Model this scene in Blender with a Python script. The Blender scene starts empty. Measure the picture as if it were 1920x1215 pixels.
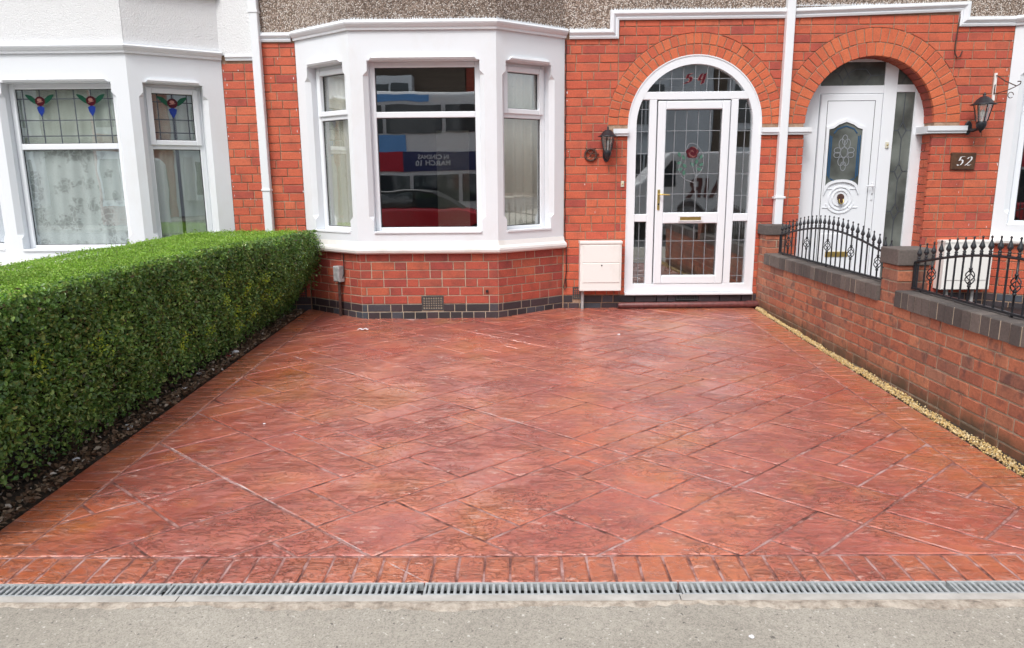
import bpy, bmesh, math, random
import numpy as np
from mathutils import Vector, Matrix
random.seed(7); rng = np.random.default_rng(11)
PI = math.pi
S = bpy.context.scene
COL = S.collection
# ------------------------------------------------------------------ camera, sky, sun, exposure
cd = bpy.data.cameras.new('camera'); cam = bpy.data.objects.new('camera', cd); COL.objects.link(cam)
FPX = 1346.0; PITCH = math.atan(272/FPX); ROLL = math.radians(.47); YAW = math.radians(.5)
f_ = Vector((-math.sin(YAW)*math.cos(PITCH), math.cos(YAW)*math.cos(PITCH), -math.sin(PITCH)))
r_ = Vector((math.cos(YAW), math.sin(YAW), 0)); u_ = r_.cross(f_)
rr = math.cos(ROLL)*r_ - math.sin(ROLL)*u_; uu = math.sin(ROLL)*r_ + math.cos(ROLL)*u_
m = Matrix.Identity(4)
for i in range(3): m[i][0] = rr[i]; m[i][1] = uu[i]; m[i][2] = -f_[i]
m[2][3] = 1.6; cam.matrix_world = m
cd.sensor_width = 36; cd.lens = FPX/1920*36; cd.clip_start = .05; cd.clip_end = 400
S.camera = cam
SUN_EL, SUN_AZ = math.radians(52), math.radians(205)      # azimuth clockwise from +Y: behind the camera, a little to the left
w = bpy.data.worlds.new('World'); S.world = w; w.use_nodes = True
nt = w.node_tree; bg = nt.nodes['Background']
sky = nt.nodes.new('ShaderNodeTexSky'); sky.sky_type = 'NISHITA'; sky.sun_disc = False
sky.sun_elevation = SUN_EL; sky.sun_rotation = SUN_AZ; sky.air_density = 1.0; sky.dust_density = 4.0; sky.ozone_density = 1.0
hs = nt.nodes.new('ShaderNodeHueSaturation'); hs.inputs['Saturation'].default_value = .30
nt.links.new(sky.outputs[0], hs.inputs['Color']); nt.links.new(hs.outputs[0], bg.inputs[0])
bg.inputs[1].default_value = .15
sl = bpy.data.lights.new('sun', 'SUN'); sl.energy = .85; sl.angle = math.radians(14); sl.color = (1, .985, .965)
so = bpy.data.objects.new('sun', sl); COL.objects.link(so)
sd = Vector((math.sin(SUN_AZ)*math.cos(SUN_EL), math.cos(SUN_AZ)*math.cos(SUN_EL), math.sin(SUN_EL)))
so.rotation_euler = sd.to_track_quat('Z', 'Y').to_euler(); so.location = (-4, -8, 12)
S.view_settings.view_transform = 'Standard'; S.view_settings.look = 'None'
S.view_settings.gamma = 1; S.view_settings.use_curve_mapping = False
S.view_settings.exposure = 0.60
# ------------------------------------------------------------------ materials
MATS = {}
class NB:
    def __init__(s, name):
        s.m = bpy.data.materials.new(name); s.m.use_nodes = True; s.t = s.m.node_tree
        s.b = s.t.nodes['Principled BSDF']; s.out = s.t.nodes['Material Output']
        MATS[name] = s.m
    def n(s, typ, **k):
        nd = s.t.nodes.new('ShaderNode'+typ)
        for a, v in k.items():
            if a.startswith('i_'): nd.inputs[a[2:].replace('_', ' ')].default_value = v
            else: setattr(nd, a, v)
        return nd
    def l(s, a, b): s.t.links.new(a, b)
    def pos(s, scale=(1, 1, 1), rot=(0, 0, 0)):
        g = s.n('NewGeometry'); mp = s.n('Mapping'); mp.inputs['Scale'].default_value = scale; mp.inputs['Rotation'].default_value = rot
        s.l(g.outputs['Position'], mp.inputs['Vector']); return mp.outputs[0]
    def noise(s, scale, detail=4, rough=.55, vec=None, dist=0):
        nd = s.n('TexNoise'); nd.inputs['Scale'].default_value = scale; nd.inputs['Detail'].default_value = detail
        nd.inputs['Roughness'].default_value = rough; nd.inputs['Distortion'].default_value = dist
        s.l(vec if vec is not None else s.pos(), nd.inputs['Vector']); return nd.outputs['Fac']
    def ramp(s, fac, stops, interp='LINEAR'):
        r = s.n('ValToRGB'); r.color_ramp.interpolation = interp; e = r.color_ramp.elements
        while len(e) < len(stops): e.new(.5)
        for i, (p, c) in enumerate(stops):
            e[i].position = p; e[i].color = (c, c, c, 1) if not hasattr(c, '__len__') else (*c, 1)
        s.l(fac, r.inputs[0]); return r.outputs[0]
    def mix(s, fac, a, b, mode='MIX'):
        x = s.n('Mix', data_type='RGBA', blend_type=mode)
        for idx, v in ((0, fac), (6, a), (7, b)):
            if hasattr(v, 'node'): s.l(v, x.inputs[idx])
            elif idx == 0: x.inputs[0].default_value = v
            else: x.inputs[idx].default_value = (*v, 1)
        return x.outputs[2]
    def math(s, op, a, b=0, clamp=False):
        x = s.n('Math', operation=op, use_clamp=clamp)
        for i, v in enumerate((a, b)):
            if hasattr(v, 'node'): s.l(v, x.inputs[i])
            else: x.inputs[i].default_value = v
        return x.outputs[0]
    def rnd(s):
        o = s.n('ObjectInfo'); g = s.n('NewGeometry')
        return s.math('FRACT', s.math('ADD', o.outputs['Random'], g.outputs['Random Per Island']))
    def color(s, c):
        if hasattr(c, 'node'): s.l(c, s.b.inputs['Base Color'])
        else: s.b.inputs['Base Color'].default_value = (*c, 1)
    def rough(s, r):
        if hasattr(r, 'node'): s.l(r, s.b.inputs['Roughness'])
        else: s.b.inputs['Roughness'].default_value = r
    def bump(s, h, strength=.3, dist=.01, prev=None):
        b = s.n('Bump'); b.inputs['Strength'].default_value = strength; b.inputs['Distance'].default_value = dist
        s.l(h, b.inputs['Height'])
        if prev is not None: s.l(prev, b.inputs['Normal'])
        s.l(b.outputs[0], s.b.inputs['Normal']); return b.outputs[0]

def plain(name, c, rough=.5, metal=0, noise_amt=.12, nscale=30, spec=.5, bump=0):
    k = NB(name); n = k.noise(nscale, 5)
    k.color(k.mix(1, c, k.ramp(n, [(.3, 1-noise_amt), (.7, 1+noise_amt*.3)]), 'MULTIPLY')); k.rough(rough)
    k.b.inputs['Metallic'].default_value = metal; k.b.inputs['Specular IOR Level'].default_value = spec
    if bump: k.bump(n, bump, .003)
    return k.m

def brick_mat(name, stops, dark=(.10, .035, .03), darkamt=.35, rough=.75, smear=False, chip=.4):
    k = NB(name); r = k.rnd(); c = k.ramp(r, stops)
    n1 = k.noise(9, 5); n2 = k.noise(60, 4, .7)
    c = k.mix(k.ramp(n1, [(.48, 0), (.75, darkamt)]), c, dark)
    if smear:
        v = k.pos((1, 1, .8)); n3 = k.noise(13, 3, .5, v)
        c = k.mix(k.ramp(n3, [(.54, 0), (.68, .6)]), c, (.085, .05, .05))
    c = k.mix(1, c, k.ramp(n2, [(.3, .74), (.7, 1.12)]), 'MULTIPLY')
    n4 = k.noise(23, 6, .75)
    c = k.mix(k.ramp(n4, [(.70, 0), (.76, chip)]), c, (.55, .46, .40))
    if smear:
        g = k.n('NewGeometry'); sx = k.n('SeparateXYZ'); k.l(g.outputs['Position'], sx.inputs[0])
        hgt = k.math('SUBTRACT', sx.outputs['Z'], k.math('MULTIPLY', sx.outputs['Y'], .0253))
        dm = k.math('MULTIPLY', k.ramp(k.math('ADD', hgt, k.math('MULTIPLY', k.noise(7, 5, .6), .16)), [(.06, .8), (.17, 0)]), k.ramp(n1, [(.3, .5), (.6, 1)]))
        c = k.mix(dm, c, (.085, .060, .032))
    k.color(c); k.rough(rough); k.bump(n2, .35, .004)
    return k.m
brick_mat('brick_red', [(0, (.53, .100, .050)), (.25, (.57, .125, .058)), (.5, (.49, .088, .048)), (.75, (.60, .145, .068)), (.92, (.44, .080, .050)), (1, (.37, .070, .052))])
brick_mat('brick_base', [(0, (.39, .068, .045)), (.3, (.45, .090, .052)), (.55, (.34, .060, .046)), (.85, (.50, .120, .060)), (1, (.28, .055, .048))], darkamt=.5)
brick_mat('brick_arch', [(0, (.57, .125, .052)), (.5, (.62, .155, .062)), (1, (.50, .10, .048))], darkamt=.2)
brick_mat('brick_garden', [(0, (.41, .130, .072)), (.3, (.46, .160, .085)), (.5, (.34, .115, .070)), (.7, (.50, .195, .105)), (.88, (.25, .100, .068)), (1, (.40, .19, .12))], smear=True, darkamt=.35)
brick_mat('brick_blue', [(0, (.030, .028, .032)), (.4, (.045, .034, .040)), (.7, (.065, .042, .048)), (1, (.06, .075, .095))], dark=(.02, .02, .02), rough=.55)
brick_mat('brick_coping', [(0, (.080, .070, .066)), (.5, (.115, .098, .090)), (1, (.16, .135, .12))], dark=(.05, .045, .04), rough=.8, chip=.25)

k = NB('mortar'); n = k.noise(14, 6, .65); n2 = k.noise(120, 3, .7)
c = k.ramp(n, [(.3, (.25, .15, .095)), (.55, (.36, .24, .165)), (.75, (.46, .36, .27))]); k.color(k.mix(1, c, k.ramp(n2, [(.3, .8), (.7, 1.1)]), 'MULTIPLY')); k.rough(.95); k.bump(n2, .5, .003)
k = NB('mortar_light'); n = k.noise(14, 6, .65)
k.color(k.ramp(n, [(.3, (.35, .28, .2)), (.7, (.55, .46, .36))])); k.rough(.95)
k = NB('mortar_dark'); n = k.noise(12, 6, .65)
k.color(k.ramp(n, [(.3, (.25, .19, .13)), (.7, (.46, .38, .29))])); k.rough(.95)

def white_paint(name, c=(.735, .765, .80), dirt=.25, rough=.45, bscale=0, bstr=.2, bdist=.003):
    k = NB(name); n = k.noise(2.3, 7, .65, k.pos((1, 1, .55))); n2 = k.noise(30, 5, .7)
    cc = k.mix(k.ramp(n, [(.52, 0), (.8, dirt)]), c, (.55, .50, .43))
    cc = k.mix(k.ramp(n2, [(.66, 0), (.78, dirt)]), cc, (.5, .42, .36))
    k.color(cc); k.rough(rough)
    if bscale: k.bump(k.noise(bscale, 4, .6), bstr, bdist)
    return k.m
white_paint('stone_paint', bscale=25, bstr=.15)
white_paint('stone_sill', (.76, .75, .73), dirt=.7, bscale=40, bstr=.4)
white_paint('roughcast', (.74, .75, .76), dirt=.15, rough=.8, bscale=75, bstr=.9, bdist=.012)
white_paint('upvc', (.77, .80, .835), dirt=.06, rough=.25)
white_paint('meter_white', (.78, .77, .74), dirt=.6, rough=.5)
white_paint('downpipe_white', (.75, .78, .81), dirt=.12, rough=.35)
plain('grey_box', (.42, .42, .42), .6, noise_amt=.4)
plain('black_iron', (.018, .020, .026), .38, noise_amt=.4, nscale=60)
plain('black_plastic', (.015, .015, .016), .5)
plain('rubber_gasket', (.03, .03, .035), .6)
plain('rusty_iron', (.09, .045, .035), .8, noise_amt=.6, nscale=40, bump=.5)
plain('brass', (.62, .47, .16), .3, metal=.85)
plain('lead_came', (.07, .08, .10), .5, metal=.3)
plain('lead_pale', (.26, .28, .30), .5, metal=.2)
plain('maroon_glass', (.07, .005, .012), .15)
plain('pink_glass', (.42, .20, .17), .2)
plain('green_glass', (.012, .09, .05), .15)
plain('dull_green_glass', (.07, .16, .12), .2)
plain('blue_glass', (.015, .04, .25), .15)
plain('steel_blue_glass', (.03, .09, .18), .2)
plain('white_line', (.75, .76, .78), .4)
plain('wood_plaque', (.10, .045, .022), .5, noise_amt=.5)
plain('maroon_pipe', (.16, .045, .042), .45, noise_amt=.5, nscale=25)
plain('galvanised', (.47, .50, .51), .45, metal=.15, noise_amt=.3, nscale=40)
plain('dark_void', (.012, .012, .012), .9)
plain('room_wall', (.16, .14, .12), .9, noise_amt=.2, nscale=3)
plain('room_floor', (.09, .05, .03), .5)
plain('room_door', (.62, .60, .48), .5)
plain('dark_paving', (.030, .022, .022), .35, noise_amt=.5, nscale=12)
plain('car_red', (.62, .012, .03), .2, spec=.8)
plain('car_glass', (.03, .04, .05), .05, spec=.9)
plain('bus_blue', (.16, .42, .85), .3)
plain('bus_white', (.86, .86, .86), .3)
plain('bus_ad', (.03, .04, .14), .4)
plain('bus_ad_red', (.6, .01, .04), .4)
plain('tyre', (.02, .02, .02), .8)
plain('road_asphalt', (.06, .06, .062), .85, nscale=60)
plain('house_brown', (.17, .13, .10), .9, noise_amt=.4, nscale=20)
plain('roof_slate', (.06, .06, .07), .7, noise_amt=.4, nscale=12)
plain('twig', (.085, .060, .035), .9, noise_amt=.5, nscale=50)
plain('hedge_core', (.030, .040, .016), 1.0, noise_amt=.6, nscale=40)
plain('litter_white', (.75, .75, .78), .5)
plain('litter_red', (.5, .02, .03), .5)
plain('litter_blue', (.05, .08, .35), .5)
plain('plaster_letter', (.05, .05, .06), .5)
plain('bulb_glass', (.8, .8, .78), .2)
plain('threshold_concrete', (.35, .31, .27), .9, noise_amt=.4, nscale=30, bump=.5)

k = NB('glass')
t = k.t; t.nodes.remove(k.b)
lwt = k.n('LayerWeight'); sch = k.math('ADD', k.math('MULTIPLY', k.math('POWER', lwt.outputs['Facing'], 5), .95), .045); mu = k.math('MULTIPLY', sch, 5.4, clamp=True)   # Schlick, double glazing
tr = k.n('BsdfTransparent'); tr.inputs[0].default_value = (.97, .985, .98, 1)
gl = k.n('BsdfGlossy'); gl.inputs['Roughness'].default_value = .004; gl.inputs[0].default_value = (.95, .98, 1, 1)
bmp = k.n('Bump'); bmp.inputs['Strength'].default_value = .016; bmp.inputs['Distance'].default_value = .05
k.l(k.noise(1.6, 2), bmp.inputs['Height']); k.l(bmp.outputs[0], gl.inputs['Normal'])
ms = k.n('MixShader'); k.l(mu, ms.inputs[0]); k.l(tr.outputs[0], ms.inputs[1]); k.l(gl.outputs[0], ms.inputs[2]); k.l(ms.outputs[0], k.out.inputs[0])
k = NB('obscure_glass')
k.color(k.ramp(k.noise(3, 3), [(.35, (.06, .065, .06)), (.7, (.17, .19, .175))])); k.rough(.12); k.bump(k.noise(60, 2), .25, .004)

k = NB('pebbledash')
v = k.n('TexVoronoi'); v.inputs['Scale'].default_value = 88; k.l(k.pos(), v.inputs['Vector'])
c = k.ramp(v.outputs['Color'], [(.15, (.09, .06, .045)), (.35, (.25, .18, .135)), (.52, (.40, .305, .24)), (.68, (.56, .47, .40)), (.8, (.78, .73, .68))])
c = k.mix(k.ramp(v.outputs['Distance'], [(.35, 0), (.75, .85)]), c, (.12, .09, .07))
c = k.mix(1, c, k.ramp(k.noise(1.5, 3), [(.3, .85), (.7, 1.1)]), 'MULTIPLY')
k.color(c); k.rough(.75); k.bump(k.math('SUBTRACT', 1, v.outputs['Distance']), .9, .012)

# stamped concrete
def stamped(name, stops):
    k = NB(name); r = k.rnd(); big = k.noise(.9, 4, .6); mid = k.noise(2.6, 7, .68)
    c = k.ramp(k.math('ADD', k.math('MULTIPLY', big, .6), k.math('MULTIPLY', mid, .4)), stops)
    # the pigment differs a little from one stamp to the next
    c = k.mix(k.math('MULTIPLY', r, .16), c, (.33, .068, .052))
    # antiquing agent lying in short streaks across the slate texture
    vec = k.pos((1.0, 1.9, 1)); st = k.noise(3.2, 8, .62, vec, .6)
    c = k.mix(k.ramp(st, [(.51, 0), (.68, .26)]), c, (.20, .070, .042))
    st2 = k.noise(10, 6, .7, vec, .8)
    gr = k.noise(34, 4, .7); c = k.mix(1, c, k.ramp(gr, [(.3, .80), (.7, 1.12)]), 'MULTIPLY')
    c = k.mix(k.ramp(st2, [(.56, 0), (.68, .42)]), c, (.52, .26, .20))
    fv = k.pos((1.0, 3.4, 1), (0, 0, .10)); fl = k.noise(9, 5, .62, fv, .3); pm = k.ramp(k.noise(2.9, 3, .5), [(.42, .1), (.58, 1)])
    c = k.mix(k.math('MULTIPLY', k.ramp(fl, [(.60, 0), (.64, .75), (.67, .2)]), pm), c, (.76, .52, .45))     # worn ridge tops, pale
    c = k.mix(k.math('MULTIPLY', k.ramp(fl, [(.32, .35), (.37, .06), (.41, 0)]), pm), c, (.17, .055, .035))
    k.color(c)
    k.rough(k.ramp(k.noise(1.7, 5, .6), [(.3, .19), (.5, .30), (.72, .46)]))
    k.b.inputs['Specular IOR Level'].default_value = 1.0; k.b.inputs['Coat Weight'].default_value = 1.0; k.b.inputs['Coat Roughness'].default_value = .17; k.b.inputs['Coat IOR'].default_value = 1.6
    rv = k.pos((1.0, 2.1, 1), (0, 0, .12))
    h = k.noise(5.6, 9, .64, rv, .5)
    steps = k.ramp(h, [(0, 0), (.38, .08), (.42, .3), (.50, .36), (.53, .6), (.60, .66), (.63, .9), (1, 1)])
    patch = k.ramp(k.noise(2.3, 3, .5), [(.40, .15), (.56, 1)]); steps = k.math('MULTIPLY', steps, patch)
    b1 = k.bump(steps, 1, .024)
    b2 = k.bump(k.noise(26, 5, .6, rv), .25, .006, b1); k.l(b2, k.b.inputs['Coat Normal'])
    return k.m
stamped('stamped_slab', [(.30, (.47, .150, .042)), (.40, (.53, .160, .055)), (.46, (.56, .155, .080)), (.52, (.48, .120, .075)), (.57, (.41, .092, .065)), (.61, (.50, .135, .066)), (.68, (.53, .185, .062))])
stamped('stamped_border', [(.30, (.44, .110, .048)), (.45, (.54, .155, .060)), (.6, (.42, .095, .060)), (.7, (.52, .165, .060))])
k = NB('stamped_joint'); n = k.noise(7, 6, .7)
k.color(k.ramp(n, [(.36, (.075, .030, .026)), (.46, (.24, .095, .075)), (.56, (.42, .24, .22)), (.68, (.52, .38, .37))])); k.rough(.6); k.bump(k.noise(60, 3), .4, .004)
k = NB('efflorescence'); n = k.noise(6, 7, .75); n = k.ramp(n, [(.45, 0), (.66, .85)])
k.color((.72, .60, .58)); k.rough(.8)
tr = k.n('BsdfTransparent'); ms = k.n('MixShader'); k.l(n, ms.inputs[0]); k.l(tr.outputs[0], ms.inputs[1]); k.l(k.b.outputs[0], ms.inputs[2]); k.l(ms.outputs[0], k.out.inputs[0])

k = NB('pavement_surface'); n = k.noise(1.1, 6, .6); n2 = k.noise(150, 3, .8); v = k.n('TexVoronoi'); v.inputs['Scale'].default_value = 210; k.l(k.pos(), v.inputs['Vector'])
c = k.ramp(n, [(.3, (.30, .275, .235)), (.5, (.375, .345, .295)), (.7, (.44, .41, .355))])
c = k.mix(1, c, k.ramp(v.outputs['Color'], [(0, .62), (.5, 1), (.93, 1.08), (1, 1.7)]), 'MULTIPLY')
n3 = k.noise(44, 3, .5); c = k.mix(k.ramp(n3, [(.67, 0), (.71, .8)]), c, (.09, .08, .075)); n5 = k.noise(52, 2, .5, k.pos((1, 1, 1), (0, 0, 1))); c = k.mix(k.ramp(n5, [(.67, 0), (.71, .7)]), c, (.66, .63, .58)); c = k.mix(1, c, k.ramp(k.noise(34, 4, .7), [(.3, .86), (.7, 1.08)]), 'MULTIPLY')
k.color(c); k.rough(.9); k.bump(n2, .6, .004)
k = NB('concrete_edging'); n = k.noise(6, 6, .65)
k.color(k.ramp(n, [(.3, (.34, .32, .29)), (.6, (.50, .48, .45)), (.8, (.58, .56, .53))])); k.rough(.85); k.bump(k.noise(90, 4), .4, .003)
k = NB('mortar_haunch'); n = k.noise(16, 7, .72)
k.color(k.ramp(n, [(.30, (.14, .12, .10)), (.42, (.32, .27, .22)), (.58, (.50, .44, .37)), (.75, (.60, .54, .46))])); k.rough(.95); k.bump(n, 1, .012)
k = NB('soil'); n = k.noise(18, 7, .7)
k.color(k.ramp(n, [(.3, (.022, .015, .010)), (.55, (.055, .038, .026)), (.75, (.10, .075, .055))])); k.rough(.95); k.bump(n, 1, .03)
k = NB('gravel_stone'); k.color(k.ramp(k.rnd(), [(0, (.58, .39, .14)), (.35, (.70, .52, .23)), (.6, (.46, .30, .13)), (.8, (.80, .68, .42)), (1, (.30, .20, .10))])); k.rough(.6)
k = NB('dead_leaf'); k.color(k.ramp(k.rnd(), [(0, (.10, .055, .03)), (.4, (.17, .10, .055)), (.7, (.06, .035, .022)), (.92, (.28, .2, .13)), (1, (.5, .45, .4))])); k.rough(.7)
def leaf_mat(name, stops, rough=.35, spec=.5, trans=.33):
    k = NB(name); r = k.rnd(); c = k.ramp(r, stops)
    c = k.mix(1, c, k.ramp(k.noise(2.6, 4), [(.3, .72), (.7, 1.15)]), 'MULTIPLY')
    k.color(c); k.rough(rough); k.b.inputs['Specular IOR Level'].default_value = spec
    tl = k.n('BsdfTranslucent'); k.l(c, tl.inputs[0]); ms = k.n('MixShader'); ms.inputs[0].default_value = trans
    k.l(k.b.outputs[0], ms.inputs[1]); k.l(tl.outputs[0], ms.inputs[2]); k.l(ms.outputs[0], k.out.inputs[0])
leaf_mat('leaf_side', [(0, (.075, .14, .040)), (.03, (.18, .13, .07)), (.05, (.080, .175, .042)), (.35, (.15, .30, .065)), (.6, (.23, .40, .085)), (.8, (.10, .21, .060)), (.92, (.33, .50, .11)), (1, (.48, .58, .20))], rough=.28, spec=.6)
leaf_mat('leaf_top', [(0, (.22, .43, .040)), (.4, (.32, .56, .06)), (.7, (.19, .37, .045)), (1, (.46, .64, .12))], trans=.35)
leaf_mat('leaf_yellow', [(0, (.55, .66, .05)), (1, (.34, .52, .05))], trans=.35)

def fabric(name, c1, c2, sc, lace=False):
    k = NB(name); vec = k.pos((1, 1, 1))
    if lace:
        v = k.n('TexVoronoi'); v.feature = 'DISTANCE_TO_EDGE'; v.inputs['Scale'].default_value = sc
        nn = k.n('TexNoise'); nn.inputs['Scale'].default_value = 7; k.l(vec, nn.inputs['Vector'])
        mx = k.mix(.16, (0, 0, 0), nn.outputs['Color']); ad = k.n('VectorMath', operation='ADD'); k.l(vec, ad.inputs[0]); k.l(mx, ad.inputs[1])
        k.l(ad.outputs[0], v.inputs['Vector'])
        big = k.noise(5.5, 3, .6)
        al = k.math('ADD', k.ramp(v.outputs['Distance'], [(.015, .2), (.05, 1)]), k.ramp(big, [(.50, -.0), (.56, .0)]))
        al = k.mix(k.ramp(big, [(.44, 0), (.48, 1)]), k.ramp(v.outputs['Distance'], [(.02, 1), (.10, .66)]), (.99, .99, .99))
        k.color(c1); k.rough(.9)
        tr = k.n('BsdfTransparent'); ms = k.n('MixShader'); k.l(al, ms.inputs[0]); k.l(tr.outputs[0], ms.inputs[1]); k.l(k.b.outputs[0], ms.inputs[2]); k.l(ms.outputs[0], k.out.inputs[0])
    else:
        wv = k.n('TexWave'); wv.inputs['Scale'].default_value = sc; wv.inputs['Distortion'].default_value = 14; wv.inputs['Detail'].default_value = 1; wv.inputs['Detail Scale'].default_value = 1.2
        k.l(vec, wv.inputs['Vector'])
        k.color(k.mix(k.ramp(wv.outputs['Fac'], [(.45, 0), (.5, 1), (.56, 0)]), c1, c2)); k.rough(.85)
    return k.m
fabric('curtain_cream', (.84, .80, .70), (.50, .44, .34), 5)
fabric('curtain_sage', (.80, .84, .77), (.70, .73, .66), 4)
fabric('lace_net', (.92, .96, .95), (0, 0, 0), 15, lace=True)

# ------------------------------------------------------------------ building helpers
WORLD = {}
def link(o, parent=None, M=None):
    COL.objects.link(o); M = M if M is not None else Matrix.Identity(4)
    if parent is not None:
        o.parent = parent; o.matrix_parent_inverse = WORLD[parent.name].inverted()
    o.matrix_basis = M; WORLD[o.name] = M; return o
def tag(o, label=None, cat=None, group=None, kind=None):
    if label: o['label'] = label
    if cat: o['category'] = cat
    if group: o['group'] = group
    if kind: o['kind'] = kind
    return o
def thing(name, loc, label, cat, group=None):
    o = bpy.data.objects.new(name, None); o.empty_display_size = .1
    link(o, None, Matrix.Translation(Vector(loc))); return tag(o, label, cat, group)
class Fr:          # a facade frame: u along, w up, d outwards
    def __init__(s, P, Q, z=0):
        s.O = Vector((P[0], P[1], z)); U = Vector((Q[0]-P[0], Q[1]-P[1], 0)); s.L = U.length; s.U = U.normalized()
        s.N = Vector((s.U.y, -s.U.x, 0)); s.Z = Vector((0, 0, 1))
    def p(s, u, w, d=0): return s.O + s.U*u + s.Z*w + s.N*d
    def M(s, u, w, d=0):
        p = s.p(u, w, d); m = Matrix.Identity(4)
        for i in range(3): m[i][0] = s.U[i]; m[i][1] = s.Z[i]; m[i][2] = s.N[i]; m[i][3] = p[i]
        return m
class Loc:         # local frame with plain axes
    def p(s, u, w, d=0): return Vector((u, w, d))
LOC = Loc()
class MB:
    def __init__(s): s.v = []; s.f = []; s.sm = []
    def add(s, vs, fs, smooth=False):
        b = len(s.v); s.v += [Vector(x) for x in vs]; s.f += [[b+i for i in q] for q in fs]; s.sm += [smooth]*len(fs)
    def box(s, fr, u0, u1, w0, w1, d0, d1, bev=0):
        if bev:
            P = fr.p; x = [(u0, u1), (w0, w1)]
            a = [P(u0, w0, d0), P(u1, w0, d0), P(u1, w1, d0), P(u0, w1, d0)]
            b = [P(u0, w0, d1-bev), P(u1, w0, d1-bev), P(u1, w1, d1-bev), P(u0, w1, d1-bev)]
            c = [P(u0+bev, w0+bev, d1), P(u1-bev, w0+bev, d1), P(u1-bev, w1-bev, d1), P(u0+bev, w1-bev, d1)]
            s.add(a+b+c, [(3, 2, 1, 0)] + [(i, (i+1) % 4, 4+(i+1) % 4, 4+i) for i in range(4)] + [(4+i, 4+(i+1) % 4, 8+(i+1) % 4, 8+i) for i in range(4)] + [(8, 9, 10, 11)])
            return s
        P = [fr.p(u, w_, d) for d in (d0, d1) for w_ in (w0, w1) for u in (u0, u1)]
        s.add(P, [(0, 2, 3, 1), (4, 5, 7, 6), (0, 1, 5, 4), (2, 6, 7, 3), (0, 4, 6, 2), (1, 3, 7, 5)]); return s
    def xyz(s, x0, x1, y0, y1, z0, z1):
        P = [(x, y, z) for z in (z0, z1) for y in (y0, y1) for x in (x0, x1)]
        s.add(P, [(0, 2, 3, 1), (4, 5, 7, 6), (0, 1, 5, 4), (2, 6, 7, 3), (0, 4, 6, 2), (1, 3, 7, 5)]); return s
    def prism(s, fr, poly, d0, d1, bev=0, open_back=False):     # poly in (u,w), counter-clockwise, seen from outside
        n = len(poly)
        a = [fr.p(u, w_, d0) for u, w_ in poly]; b = [fr.p(u, w_, d1-bev) for u, w_ in poly]
        fs = [] if open_back else [tuple(range(n))[::-1]]
        fs += [(i, (i+1) % n, n+(i+1) % n, n+i) for i in range(n)]
        if bev:
            ins = inset(poly, bev); c = [fr.p(u, w_, d1) for u, w_ in ins]
            fs += [(n+i, n+(i+1) % n, 2*n+(i+1) % n, 2*n+i) for i in range(n)] + [tuple(range(2*n, 3*n))]
            s.add(a+b+c, fs)
        else: s.add(a+b, fs+[tuple(range(n, 2*n))])
        return s
    def ring(s, fr, outer, inner, d0, d1):                      # band between two matching outlines (u,w)
        n = len(outer); v = []
        for d in (d0, d1):
            v += [fr.p(*q, d) for q in outer] + [fr.p(*q, d) for q in inner]
        fs = []
        for i in range(n-1):
            j = i+1
            fs += [(2*n+i, 2*n+j, 3*n+j, 3*n+i), (i, n+i, n+j, j), (i, j, 2*n+j, 2*n+i), (n+i, 3*n+i, 3*n+j, n+j)]
        fs += [(0, 2*n, 3*n, n), (n-1, 2*n-1, 4*n-1, 3*n-1)]
        s.add(v, fs); return s
    def tube(s, pts, r, seg=8, caps=True, smooth=True):
        pts = [Vector(p) for p in pts]; rs = r if hasattr(r, '__len__') else [r]*len(pts); v = []; n = len(pts)
        up = Vector((0, 0, 1)); t0 = (pts[1]-pts[0]).normalized()
        if abs(t0.dot(up)) > .95: up = Vector((1, 0, 0))
        a = t0.cross(up).normalized()
        for i, p in enumerate(pts):
            t = (pts[min(i+1, n-1)]-pts[max(i-1, 0)]).normalized(); a = (a - t*a.dot(t)).normalized(); b = t.cross(a)
            v += [p + (a*math.cos(2*PI*k/seg)+b*math.sin(2*PI*k/seg))*rs[i] for k in range(seg)]
        fs = [(i*seg+k, i*seg+(k+1) % seg, (i+1)*seg+(k+1) % seg, (i+1)*seg+k) for i in range(n-1) for k in range(seg)]
        s.add(v, fs, smooth)
        if caps: s.add(v[:seg], [tuple(range(seg))[::-1]]); s.add(v[-seg:], [tuple(range(seg))])
        return s
    def lathe(s, c, prof, seg=10, smooth=True, M=None):         # prof = [(r,z)]
        v = [Vector((r*math.cos(2*PI*k/seg), r*math.sin(2*PI*k/seg), z)) for r, z in prof for k in range(seg)]
        if M: v = [M @ q for q in v]
        v = [q+Vector(c) for q in v]
        s.add(v, [(i*seg+k, i*seg+(k+1) % seg, (i+1)*seg+(k+1) % seg, (i+1)*seg+k) for i in range(len(prof)-1) for k in range(seg)], smooth); return s
    def sweep(s, path, prof, closed=False):                     # path=[(P,O,A)], prof=[(o,a)]
        n = len(prof); v = [P+O*o+A*a for P, O, A in path for o, a in prof]
        s.add(v, [(i*n+k, i*n+(k+1) % n, (i+1)*n+(k+1) % n, (i+1)*n+k) for i in range(len(path)-1) for k in range(n)])
        s.add(v[:n], [tuple(range(n))]); s.add(v[-n:], [tuple(range(n))[::-1]]); return s
    def mesh(s, name, mat, c=None):
        me = bpy.data.meshes.new(name)
        c = c if c is not None else Vector((0, 0, 0))
        me.from_pydata([tuple(q-c) for q in s.v], [], s.f)
        if any(s.sm): me.polygons.foreach_set('use_smooth', s.sm)
        if mat: me.materials.append(MATS[mat])
        bm = bmesh.new(); bm.from_mesh(me); bmesh.ops.recalc_face_normals(bm, faces=bm.faces); bm.to_mesh(me); bm.free()
        return me
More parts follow.
